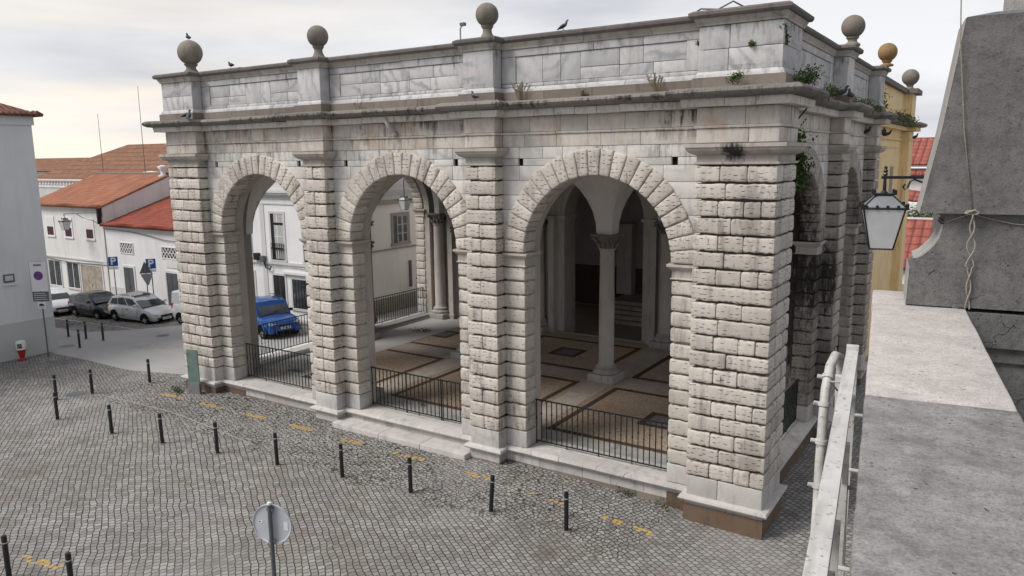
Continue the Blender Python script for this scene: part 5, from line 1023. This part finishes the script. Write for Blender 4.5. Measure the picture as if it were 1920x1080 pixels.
# marker hydrant
hy = E('hydrant_marker', (-32.0, -.75, gz(-32, 0)), R_(52), 'white and red marker post lettered SI at the foot of the corner house', 'marker post')
MB().lathe([(.10, 0), (.15, .03), (.15, .07), (.09, .12), (.16, .42), (.19, .50)], n=20).obj('red_base', M_RED, hy, 'auto'); cp = MB().lathe([(.19, .505), (.20, .84), (.17, .89), (.05, .91)], n=20).obj('white_head', M_WPNT, hy, 'auto'); text(cp, 'SI', .26, M_BLACK, (0.0, -.205, .68), bold=.012)
# glass information panel
ip = E('glass_panel', (-19.95, -.42, gz(-20, 0)), R_(14), 'greenish glass information panel on a steel foot in front of the left pier', 'panel'); MB().box(-.24, .24, -.02, .02, .42, 1.62).obj('glass_sheet', M_GLASSP, ip); MB().box(-.25, .25, -.06, .06, -.05, .42).obj('foot', M_STEEL, ip)
for z in (1.50, 1.02): MB().tube([(-.30, -.03, z), (-.2, -.03, z)], .025, 8).obj('bolt', M_STEEL, ip)
# wall lamp on house A
def lantern(root, s=1.0, glass=M_FROST):
    """four-sided tapered lantern, hanging point at the root origin"""
    t = .22 * s; b = .125 * s; z1 = -.30 * s; z0 = -.78 * s
    mb = MB(); V = [(-b, -b, z0), (b, -b, z0), (b, b, z0), (-b, b, z0), (-t, -t, z1), (t, -t, z1), (t, t, z1), (-t, t, z1)]; mb.add(V, [(0, 1, 5, 4), (1, 2, 6, 5), (2, 3, 7, 6), (3, 0, 4, 7), (0, 3, 2, 1)], .5); mb.obj('glass', glass, root)
    mb = MB(); q = .010 * s
    for i in range(4):
        j = (i + 1) % 4; mb.tube([V[i], V[i + 4]], q, 5); mb.tube([V[i], V[j]], q, 5); mb.tube([V[i + 4], V[j + 4]], q * 1.4, 5)
        A = Vector(V[i + 4]); B = Vector(V[j + 4])
        for k in range(8):
            if k % 2 == 0: p = A.lerp(B, (k + .6) / 8); mb.box(p.x - .014 * s, p.x + .014 * s, p.y - .014 * s, p.y + .014 * s, z1 - .012 * s, z1 + .035 * s)
        mb.box(V[i + 4][0] * 1.06 - .018 * s, V[i + 4][0] * 1.06 + .018 * s, V[i + 4][1] * 1.06 - .018 * s, V[i + 4][1] * 1.06 + .018 * s, z1 - .01, z1 + .055 * s)
    mb.obj('frame', M_BLACK, root)
    u = .085 * s; zu = -.15 * s; mb = MB(); W = [(-t * 1.03, -t * 1.03, z1 + .005), (t * 1.03, -t * 1.03, z1 + .005), (t * 1.03, t * 1.03, z1 + .005), (-t * 1.03, t * 1.03, z1 + .005), (-u, -u, zu), (u, -u, zu), (u, u, zu), (-u, u, zu)]; mb.add(W, [(0, 1, 5, 4), (1, 2, 6, 5), (2, 3, 7, 6), (3, 0, 4, 7), (4, 5, 6, 7)], .5); rf = mb.obj('roof', M_STEEL, root)
    mb = MB(); mb.box(-u * 1.25, u * 1.25, -u * 1.25, u * 1.25, zu, zu + .02 * s)
    for i in range(4):
        sx, sy = ((-1, -1), (1, -1), (1, 1), (-1, 1))[i]; mb.box(sx * u * 1.3 - .016 * s, sx * u * 1.3 + .016 * s, sy * u * 1.3 - .016 * s, sy * u * 1.3 + .016 * s, zu, zu + .06 * s); mb.tube([W[i], W[i + 4]], .009 * s, 5)
    mb.lathe([(.045 * s, zu + .02 * s), (.02 * s, zu + .05 * s), (.018 * s, 0)], n=10); mb.obj('crown', M_BLACK, rf)
la = E('wall_lantern', (-47.6, Y - 1.15, 4.35), label='iron wall lantern on a scrolled bracket in front of the two-storey house', cat='lantern'); MB().tube([(0, 0, 0), (0, 0, .15), (2.4, .9, .25)], .03, 6).obj('bracket', M_BLACK, la); MB().tube([(.9, .35, .14), (1.3, .5, -.1), (1.9, .75, -.25), (2.3, .9, -.45)], .022, 6).obj('scroll', M_BLACK, la); MB().box(2.34, 2.46, .85, 1.13, -.5, .55).obj('wall_plate', M_BLACK, la); lantern(la, 1.15)
lb_ = E('hanging_lantern', (-21.3, 12.85, 6.05), label='lantern hanging in the arch by the beige wall, seen through the middle front arch', cat='lantern'); MB().tube([(0, 0, 0), (0, 0, .75)], .02, 6).obj('rod', M_BLACK, lb_); MB().tube([(0, 0, .72), (.9, 0.05, .75)], .025, 6).obj('bracket', M_BLACK, lb_); lantern(lb_, 1.0)
# round bin and small post in the lane
bn = E('litter_bin', (-21.75, 10.35, gz(-21.7, 0)), label='round black hooped bin behind the far lane railing', cat='bin'); MB().lathe([(.34, 0), (.42, .2), (.44, .6), (.36, .9), (.18, 1.02)], n=20).obj('body', M_BLACK, bn, 'auto')
for k in range(6):
    a = k * math.pi / 6; MB().tube([(math.cos(a) * .5 * math.cos(t), math.sin(a) * .5 * math.cos(t), .02 + 1.08 * math.sin(t)) for t in [math.pi * i / 12 for i in range(13)]], .018, 6).obj('hoop', M_IRON, bn, True)
ps = E('marker_post', (-23.4, 16.1, gz(-23, 0)), label='thin white post with a red tip in front of the beige wall', cat='marker post'); MB().lathe([(.07, 0), (.07, 1.1), (.13, 1.2), (.12, 1.5), (.05, 1.62)], n=12).obj('shaft', M_WPNT, ps, 'auto'); MB().lathe([(.05, 1.62), (.05, 1.72), (.01, 1.76)], n=12).obj('tip', M_RED, ps, 'auto')
# street camera pole behind the parapet, cable, spout
cp_ = E('roof_lamp', (-11.74, 5.0, 9.3), label='thin roof pole with a small lamp head behind the parapet', cat='pole'); MB().tube([(0, 0, 0), (0, 0, 2.75), (.1, 0, 2.86)], .025, 6).obj('pole', M_STEEL, cp_); MB().box(.02, .2, -.06, .06, 2.82, 2.92).obj('lamp_head', M_GREYP, cp_)
sp = E('stone_spout', (-10.75, .36, 8.95), label='curved stone spout hanging from the cornice above the middle arch', cat='spout'); MB().tube([(0, 0, 0), (.0, -.22, -.02), (.02, -.26, -.14), (.06, -.2, -.3), (.12, -.1, -.42), (.12, .02, -.46)], [.07, .075, .07, .06, .055, .07], 10).obj('pipe', M_MOULD, sp, True); MB().lathe([(.09, -.05), (.09, .03)], (.12, -.06, -.47), 12).obj('mouth', M_MOULD, sp)
tag(MB().tube([(-.16, 2.15, 10.45), (-.30, 2.16, 10.2), (-.31, 2.2, 9.5), (-.05, 2.2, 9.3), (.12, 2.2, 9.1), (.02, 2.22, 8.8), (-.30, 2.25, 8.4), (-.31, 2.3, 7.4)], .018, 6).obj('cable', M_BLACK, None, True), 'black cable dangling down the shaded flank from the parapet', 'cable')
tag(MB().tube([(-2.2, .6, 10.8), (-1.9, .5, 10.92), (-1.5, .45, 10.86), (-1.2, .5, 11.0), (-.9, .6, 10.82)], .018, 6).obj('cable', M_GREYP, None, True), 'loop of thin cable lying on the coping of the near corner', 'cable')
# ------------------------------------------------------------------ pigeons
def pigeon(x, y, z, rz, label, mat=M_PIG, s=1.0, up=.35):
    o = E('pigeon', (x, y, z), rz, label, 'pigeon', 'pigeons on the stonework'); s *= .78; mb = MB()
    d = Vector((math.cos(up), 0, math.sin(up))); c = Vector((0, 0, .13 * s))
    pts = [c - d * .24 * s, c - d * .15 * s, c - d * .06 * s, c + d * .03 * s, c + d * .09 * s, c + d * .12 * s + Vector((0, 0, .035 * s)), c + d * .125 * s + Vector((0, 0, .075 * s)), c + d * .15 * s + Vector((.01, 0, .095 * s)), c + d * .18 * s + Vector((.02, 0, .09 * s))]
    mb.tube(pts, [.012 * s, .035 * s, .062 * s, .066 * s, .052 * s, .036 * s, .030 * s, .026 * s, .008 * s], 12); mb.obj('body', mat, o, True)
    for sy in (1, -1):
        MB().tube([c + d * .06 * s + Vector((0, sy * .05 * s, 0)), c - d * .04 * s + Vector((0, sy * .064 * s, -.005)), c - d * .2 * s + Vector((0, sy * .022 * s, .0))], [.02 * s, .035 * s, .008 * s], 8).obj('wing', M_PIGD, o, True)
        MB().tube([(0, sy * .025 * s, .08 * s), (.0, sy * .025 * s, .005), (.04 * s, sy * .025 * s, 0)], .006 * s, 5).obj('foot', M_RED, o)
    return o
pigeon(-20.08, .55, 11.885, 2.8, 'pigeon perched on top of the leftmost stone ball', M_PIGD, 1.2); pigeon(-17.6, .32, 10.77, 3.0, 'pigeon on the coping between the two left balls', M_PIGD, 1.1, .1)
pigeon(-5.2, .3, 10.77, .3, 'pigeon standing on the coping right of the third ball', M_PIG, .95, .5); pigeon(-19.2, -.36, 9.2, .4, 'upper pigeon of the two on the cornice at the left corner', M_PIG, 1.3, .3); pigeon(-19.0, -.42, 9.18, 2.2, 'lower pigeon of the two on the cornice at the left corner', M_PIG, 1.2, .7)
pigeon(-7.35, -.36, 9.2, 2.7, 'pigeon on the cornice at the foot of the third parapet pilaster', M_PIG, 1.2, .2)
for x, y, z, rz, lb in ((.25, 5.0, 9.2, .5, 'dark pigeon on the flank cornice among the plants'), (.3, 6.0, 9.2, 2.0, 'grey pigeon walking on the flank cornice past the plants'), (-.3, 13.2, 8.42, .8, 'dark pigeon in the shaded recess of the flank frieze'), (.0, 14.7, 8.42, 1.2, 'pigeon on the fillet at the start of the ochre wall'), (-.28, 17.6, 8.42, 1.5, 'left pigeon of a pair on the ochre wall moulding'), (-.28, 18.3, 8.42, .2, 'right pigeon of a pair on the ochre wall moulding'), (.04, 25.7, 8.42, .9, 'pigeon at the far corner of the ochre moulding')): pigeon(x, y, z, rz, lb, M_PIGD, 1.3)
# ------------------------------------------------------------------ plants
def plant(name, pts, label, mat=M_LEAF, n=240, r=.16, leaf=.035, group=None, stems=True, droop=0.0):
    c0 = Vector(pts[0]); o = E(name, c0, label=label, cat='plant', group=group); mb = MB(); P = [Vector(p) - c0 for p in pts]
    for i in range(n):
        k = random.random() * (len(P) - 1); j = min(int(k), len(P) - 2) if len(P) > 1 else 0; b = P[j].lerp(P[j + 1], k - j) if len(P) > 1 else P[0]
        q = b + Vector((random.gauss(0, r * .55), random.gauss(0, r * .55), random.gauss(0, r * .5) - droop * random.random())); s = leaf * random.uniform(.6, 1.3); u = Vector((random.gauss(0, 1), random.gauss(0, 1), random.gauss(0, .7))).normalized(); v = u.orthogonal().normalized(); v = (Matrix.Rotation(random.random() * 6.28, 3, u) @ v); w__ = u.cross(v)
        mb.add([q - v * s, q + w__ * s * .55, q + v * s, q - w__ * s * .55], [(0, 1, 2, 3)], random.random())
    mb.obj('foliage', mat, o, fixn=False)
    if stems:
        mb = MB()
        for i in range(6): b = random.choice(P); mb.tube([b, b + Vector((random.gauss(0, r), random.gauss(0, r), random.uniform(-droop, r)))], .006, 4)
        mb.obj('stem', M_DRY if mat != M_DRY else M_BARK, o)
    return o
PG = 'weeds growing from the stonework'
plant('weed_clump', [(-.95, -.30, 9.30), (-.75, -.32, 9.42)], 'bright green weed on the cornice ledge just left of the near corner', n=240, r=.10, leaf=.026, group=PG)
plant('weed_clump', [(.2, .5, 9.35), (.22, 1.3, 9.35), (.2, 1.9, 9.6)], 'thick green weeds on the cornice at the near corner below the dangling cable', n=800, r=.17, leaf=.028, group=PG)
plant('ivy', [(-.30, 2.35, 8.5), (-.25, 2.5, 8.1), (-.2, 2.7, 7.7), (-.2, 2.8, 7.2)], 'dark ivy hanging down the shaded flank above its first arch', n=1500, r=.24, leaf=.045, group=PG, droop=.35)
plant('weed_clump', [(.2, 3.2, 9.3), (.25, 4.4, 9.35)], 'low green weeds trailing over the flank cornice before the first flank ball', n=420, r=.13, leaf=.026, group=PG, droop=.1)
plant('weed_clump', [(.15, 7.6, 9.3), (.25, 9.4, 9.3), (.2, 12.5, 9.25)], 'weeds along the flank cornice between the two flank balls', n=600, r=.14, leaf=.028, group=PG, droop=.12)
plant('ivy', [(-.36, 15.2, 10.1), (-.30, 15.4, 9.3)], 'green creeper on the ochre parapet next to the marble', n=700, r=.28, leaf=.05, group=PG)
plant('weed_clump', [(.0, 17, 9.2), (.1, 20, 9.2), (.15, 23, 9.15)], 'brownish moss and weeds along the ochre cornice', M_LEAFD, 900, .22, .05, PG)
plant('weed_clump', [(-.03, .05, 10.35), (0.0, .2, 10.0)], 'small green creeper in the crack of the corner parapet', n=260, r=.07, leaf=.03, group=PG)
plant('weed_clump', [(-1.85, .3, 10.18)], 'tiny dark weed in the parapet joint left of the corner', n=60, r=.06, leaf=.03, group=PG); plant('weed_clump', [(-.62, -.03, 10.02)], 'tiny green weed in the corner parapet joint', n=50, r=.05, leaf=.03, group=PG)
def stalks(x, y, z, label, n=14, h=.35):
    o = E('dry_weed', (x, y, z), label=label, cat='plant', group='dry stalks on the cornice'); mb = MB()
    for i in range(n):
        a = random.gauss(0, .1); b = random.gauss(0, .1); hh_ = h * random.uniform(.5, 1.1); mb.tube([(a * .3, b * .3, 0), (a, b, hh_ * .6), (a * 1.6, b * 1.4, hh_)], .005, 4)
        for k in range(4): q = Vector((a * (1 + .15 * k), b, hh_ * (.6 + .1 * k))); mb.add([q, q + Vector((.02, .01, .02)), q + Vector((.0, .01, .045)), q + Vector((-.02, -.01, .02))], [(0, 1, 2, 3)])
    mb.obj('stalk', M_DRY, o, fixn=False)
stalks(-6.35, .2, 9.2, 'dry stalks on the cornice right of the third parapet pilaster', 22, .42); stalks(-2.75, .2, 9.2, 'dry stalks on the cornice above the right arch', 14, .42); plant('weed_clump', [(-4.6, .2, 9.24)], 'small green tuft on the cornice above the right arch', n=70, r=.08, leaf=.03, group=PG); stalks(-11.9, .2, 9.2, 'short dry stalks on the cornice right of the second pilaster', 6, .2)
GW = 'weeds at the foot of the walls and in the paving'
for pts, lb, n in (([(-3.6, .26, -.52), (-3.2, .24, -.53)], 'green weed at the foot of the plinth below the right railing', 90), ([(-2.6, .2, -.56), (-2.3, .1, -.58)], 'low weeds at the plinth near the corner pier', 60), ([(-21.2, -.5, -.42), (-20.3, -.7, -.44)], 'green weeds round the foot of the glass panel', 160), ([(-17.9, 3.4, -.05), (-17.2, 3.9, -.05)], 'dark weeds on the bare paving behind the left railing', 180), ([(-18.3, 2.5, -.05), (-17.6, 2.6, -.05)], 'second patch of weeds on the bare paving behind the left railing', 120), ([(-18.6, 9.9, -.03), (-17.8, 10.3, -.03)], 'weeds on the floor in front of the far column cluster', 160), ([(-11.3, 1.9, -.05)], 'small weed just inside the middle railing', 60)): plant('ground_weed', pts, lb, n=n, r=.13, leaf=.035, group=GW, stems=False)
# far bush behind the red roof
bu = E('olive_tree', (-.6, 47, -1), label='grey-green bushy tree rising behind the bright red roof', cat='tree'); mb = MB()
for i in range(2600):
    t = random.random() * 6.28; q = Vector((random.gauss(0, 1.15), random.gauss(0, .9), 4.05 + random.gauss(0, .55) - .2 * abs(random.gauss(0, 1)))); s = random.uniform(.05, .13); u = Vector((random.gauss(0, 1), random.gauss(0, 1), random.gauss(0, 1))).normalized(); v = u.orthogonal(); w2_ = u.cross(v); mb.add([q - v * s, q + w2_ * s * .5, q + v * s, q - w2_ * s * .5], [(0, 1, 2, 3)])
mb.obj('crown', M_LEAFD, bu, fixn=False); MB().tube([(0, 0, 0), (.1, 0, 1.8), (-.1, .1, 3.4)], [.16, .12, .07], 8).obj('trunk', M_BARK, bu)
mb = MB(); [mb.tube([(0, 0, 3.0), (random.uniform(-1.2, 1.2), random.uniform(-.6, .6), 4.2)], .04, 5) for k in range(5)]; mb.obj('limb', M_BARK, bu)

# ------------------------------------------------------------------ terrace in the foreground (local frame: x across the parapet, y along it)
FO = Vector((3.804, -14.696, 0)); FR = math.atan2(.124, .992)
def fg(name, label, cat): return E(name, FO, FR, label, cat)
tw = fg('terrace_parapet', 'broad marble-topped parapet wall of the near terrace running away from the camera', 'wall')
MB().box(.035, .41, -3.0, 3.42, -1.4, 6.93).obj('wall', M_CEM, tw)
mb = MB(); mb.cur = 0; pillow(mb, 0, .44, -3.0, 1.238, 6.93, 7.0, .012, .002, .12); mb.obj('coping_slab', M_SLAB, tw, 'auto'); mb = MB(); pillow(mb, .001, .439, 1.242, 2.99, 6.93, 7.001, .012, .002, .12); mb.obj('coping_slab', M_SLABL, tw, 'auto'); mb = MB(); pillow(mb, -.002, .17, 2.995, 3.42, 6.93, 7.004, .012, .002, .12); mb.obj('coping_slab', M_SLABL, tw, 'auto')
tb = fg('near_terrace', 'cement terrace floor and building beneath the near parapet', 'terrace'); MB().box(.42, 5, -3.0, 3.9, -1.4, 5.95).obj('floor_block', M_CEM, tb); MB().box(.75, 5, 5.6, 12, -1.4, 8.4).obj('rear_wall', M_CEM, tb)
pd = fg('cement_pedestal', 'large weathered cement pedestal with curved neck and tapering top standing on the parapet', 'pedestal')
def mir(pts, c=.62): return pts + [(2 * c - x, z) for x, z in reversed(pts)]
base_p = [(.163, 7.003), (.167, 7.20)]; 
def slab(pts, y0, y1, name, mat=M_CEM, bev=0):
    mb = MB(); mb.prism(mir(pts), 1, y0, y1); o = mb.obj(name, mat, pd); return o
slab([(.163, 7.006), (.167, 7.205)], 2.99, 3.42, 'base_block'); slab([(.185, 7.205), (.192, 7.245)], 3.005, 3.41, 'base_step')
sc = [(.195, 7.246), (.225, 7.262), (.256, 7.293), (.280, 7.325), (.298, 7.362), (.308, 7.40), (.3105, 7.43), (.3105, 7.47), (.27, 7.487)]
slab(sc, 3.03, 3.38, 'curved_neck'); slab([(.194, 7.49), (.2655, 7.92), (.331, 8.45)], 2.985, 3.43, 'tapering_block')
mb = MB(); c = .62
mb.add([(.331, 2.985, 8.451), (.909, 2.985, 8.451), (.909, 3.43, 8.451), (.331, 3.43, 8.451), (.46, 3.08, 8.48), (.78, 3.08, 8.48), (.78, 3.36, 8.48), (.46, 3.36, 8.48)], [(0, 1, 5, 4), (1, 2, 6, 5), (2, 3, 7, 6), (3, 0, 4, 7), (4, 5, 6, 7)]); mb.obj('sloped_top', M_CEM, pd)
# left edge strips, their pale colour painting in light from the left
def edge(pts, y0, y1, wd=.016):
    mb = MB(); n = len(pts); V = [(x - wd, y0, z) for x, z in pts] + [(x - .0015, y0 - .0015, z) for x, z in pts] + [(x - .0015, y1, z) for x, z in pts] + [(x - wd, y1, z) for x, z in pts]; F = []
    for i in range(n - 1):
        for a in range(4): b = (a + 1) % 4; F.append((a * n + i, a * n + i + 1, b * n + i + 1, b * n + i))
    mb.add(V, F + [(0, n, 2 * n, 3 * n), (n - 1, 2 * n - 1, 3 * n - 1, 4 * n - 1)], .5); return mb
for pts, a, b in ((base_p, 3.0, 3.41), (sc[:-2], 3.04, 3.37), ([(.194, 7.49), (.2655, 7.92), (.331, 8.45)], 2.995, 3.42)): edge(pts, a, b, .005 if len(pts) < 4 else .014).obj('lit_edge', M_CEML, pd)
mb = MB(); mb.box(.44, 1.1, 2.97, 3.45, 6.81, 6.985); mb.box(.42, 1.1, 3.0, 3.45, 6.73, 6.81); mb.box(.42, 1.08, 3.02, 3.45, 5.95, 6.73); mb.obj('lower_block', M_CEM, pd)
fn_ = E('stone_finial', FO, FR, 'pale stone finial shaft on top of the cement pedestal at the top right corner', 'finial'); MB().box(.515, .60, 3.2, 3.34, 8.47, 9.3).obj('shaft', M_CEML, fn_); MB().box(.605, .72, 3.15, 3.34, 8.47, 8.50).obj('base', M_CEML, fn_); MB().lathe([(.001, -.08), (.05, -.06), (.07, 0), (.05, .06), (.001, .08)], (.66, 3.25, 8.6), 16).obj('ball', M_BALL, fn_, True)
# rope
rp = E('rope', FO, FR, 'thin pale rope hanging down the pedestal, knotted at the neck with two twisted tails', 'rope')
MB().tube([(.270, 2.88, 9.1), (.290, 2.93, 8.6), (.31, 2.965, 8.33), (.36, 2.975, 7.9), (.426, 2.978, 7.50)], .0028, 6).obj('upper_line', M_ROPE, rp, True)
mb = MB(); mb.tube([(.426 + .022 * math.cos(t) * (1.3), 2.972 + .006 * math.sin(3 * t), 7.498 + .010 * math.sin(t)) for t in np.linspace(0, 12.56, 40)], .0042, 6); mb.tube([(.395, 2.972, 7.492), (.41, 2.966, 7.5), (.435, 2.966, 7.512), (.45, 2.972, 7.497)], .005, 6); mb.obj('knot', M_ROPE, rp, True)
mb = MB(); mb.tube([(.416, 3.0, 7.488), (.36, 3.02, 7.462), (.325, 3.03, 7.445), (.305, 3.05, 7.44), (.303, 3.38, 7.44)], .0035, 6); mb.tube([(.436, 3.0, 7.488), (.52, 3.02, 7.462), (.62, 3.022, 7.44), (.80, 3.03, 7.43)], .0035, 6); mb.obj('neck_loop', M_ROPE, rp, True)
mb = MB()
for ph in (0, math.pi):
    pts = []
    for k in range(60):
        f = k / 59; z = 7.49 - f * .49; amp = .018 * math.sin(min(1, f * 3) * math.pi / 2) * (1 if f < .55 else .55); pts.append((.430 + amp * math.sin(ph + f * 4.6 * math.pi * (1 if f < .4 else 1)) + .012 * f, 2.975 + .004 * math.cos(ph + f * 14), z))
    mb.tube(pts, .0038, 6)
mb.obj('tail', M_ROPE, rp, True)
# white gate / railing leaning outside the parapet
gt = fg('white_metal_gate', 'white painted metal gate with chipped paint fixed along the outside of the parapet', 'gate')
def sqbar(mb, p, q, a=.024, b=.024): 
    p = Vector(p); q = Vector(q); d = (q - p).normalized(); u = Vector((1, 0, 0)) if abs(d.x) < .9 else Vector((0, 1, 0)); u = (u - d * u.dot(d)).normalized(); v = d.cross(u); V = [pp + u * sx * a + v * sy * b for pp in (p, q) for sx, sy in ((-1, -1), (1, -1), (1, 1), (-1, 1))]; mb.add(V, [(0, 1, 2, 3), (7, 6, 5, 4), (0, 4, 5, 1), (1, 5, 6, 2), (2, 6, 7, 3), (3, 7, 4, 0)], .5)
mb = MB(); sqbar(mb, (-.062, -.6, 6.955), (-.058, 1.86, 6.985), .022, .02); mb.obj('top_rail', M_GATE, gt)
mb = MB(); sqbar(mb, (-.058, -.6, 6.05), (-.058, 1.86, 6.05), .018, .018); mb.obj('bottom_rail', M_GATE, gt)
mb = MB(); sqbar(mb, (-.058, 1.85, 5.9), (-.058, 1.85, 7.02), .023, .023); mb.obj('end_post', M_GATE, gt)
for yk in (-.2, .35, .9, 1.4): mb = MB(); sqbar(mb, (-.040, yk, 6.07), (-.040, yk, 6.94), .012, .016); mb.obj('upright', M_GATE, gt)
for ya, yb in ((.1, .8), (.8, 1.6)): mb = MB(); sqbar(mb, (-.035, ya, 6.93), (-.035, yb, 6.1), .008, .018); mb.obj('brace', M_GATE, gt)
for yk, zk in ((.15, 6.80), (.55, 6.72), (.95, 6.78), (1.3, 6.70), (1.62, 6.80)):
    mb = MB(); mb.tube([(-.062, yk, zk), (.035, yk, zk)], .007, 8); mb.lathe([(.001, -.016), (.012, -.012), (.016, 0), (.012, .012), (.001, .016)], (-.07, yk, zk), 10); mb.obj('bracket', M_GATE, gt, 'auto')
pp = [(-.155, 1.62, 5.6), (-.16, 1.93, 6.25), (-.162, 1.955, 6.45), (-.16, 1.965, 6.65), (-.158, 2.0, 6.78), (-.150, 2.09, 6.86), (-.135, 2.2, 6.885), (-.118, 2.28, 6.86), (-.108, 2.30, 6.75), (-.105, 2.28, 6.55)]
MB().tube(pp, .0205, 14).obj('curved_pipe', M_GATE, gt, True)
for k, (a, b) in enumerate(((3, 4), (4, 5), (2, 3), (1, 2))):
    p = (Vector(pp[a]) + Vector(pp[b])) / 2; d = (Vector(pp[b]) - Vector(pp[a])).normalized(); mb = MB(); mb.tube([p - d * .009, p + d * .009], .0265, 14); mb.tube([p + Vector((-.02, 0, 0)), p + Vector((-.043, -.005, .003))], .0095, 8); mb.obj('pipe_clamp', M_GATE, gt, 'auto')
mb = MB(); mb.tube([(-.058, 1.55, 6.975), (-.09, 1.6, 6.93), (-.13, 1.7, 6.90), (-.10, 1.72, 6.86)], .004, 6); mb.obj('wire_tie', M_GATE, gt, True)
mb = MB(); sqbar(mb, (-.10, 1.88, 6.88), (-.085, 1.88, 6.50), .018, .018); mb.obj('latch_plate', M_GATE, gt)
# lantern on its bracket beyond the pedestal
ll = E('bracket_lantern', FO + Vector((.992 * .026 - .124 * 6.0, .124 * .026 + .992 * 6.0, 7.55)), FR + R_(4), 'black four-sided lantern with white glass on an iron bracket beside the pedestal', 'lantern'); lantern(ll, .75)
mb = MB(); mb.tube([(0, 0, -.03), (0, 0, .08)], .013, 8); mb.lathe([(.012, 0), (.022, .015), (.012, .03), (.022, .045), (.01, .06), (.016, .075), (.002, .09)], (0, 0, .05), 8); mb.obj('hanger', M_BLACK, ll)
MB().box(-.03, .72, -.012, .012, .025, .05).obj('bracket_arm', M_BLACK, ll); MB().tube([(.16, 0, -.02), (.145, 0, -.045), (.16, 0, -.065), (.18, 0, -.05), (.20, 0, .005), (.23, 0, .02), (.33, 0, -.02), (.48, 0, -.09), (.72, 0, -.27)], .009, 6).obj('scroll', M_BLACK, ll)

# small covers and patches in the ground
def cover(name, x, y, rx, ry, rz, mat, lb):
    mb = MB(); V = []
    for k in range(20):
        t = 2 * math.pi * k / 20; q = 1 + (.08 * math.sin(3 * t + x) if rx > .4 else 0); a, b = rx * math.cos(t) * q, ry * math.sin(t) * q; X = x + a * math.cos(rz) - b * math.sin(rz); Y_ = y + a * math.sin(rz) + b * math.cos(rz); V.append((X, Y_, gz(X, Y_) + .009))
    mb.add(V, [tuple(range(20))], .5); tag(mb.obj(name, mat, fixn=False), lb, kind='structure')
cover('manhole_cover', -23.9, -2.6, .34, .34, 0, M_GREYP, 'dark round cover in the cobbles by the stone seam'); cover('manhole_cover', -33.1, 1.75, .4, .3, .3, M_GREYP, 'dark cover in the pale pavement by the far bollards'); cover('asphalt_patch', -28.5, 3.6, 1.5, .5, .5, M_PLASTIC if False else M_WLINE, 'slightly different patch in the worn asphalt'); cover('manhole_cover', -30.8, 5.2, .33, .33, 0, M_GREYP, 'dark round cover in the street before the white van')
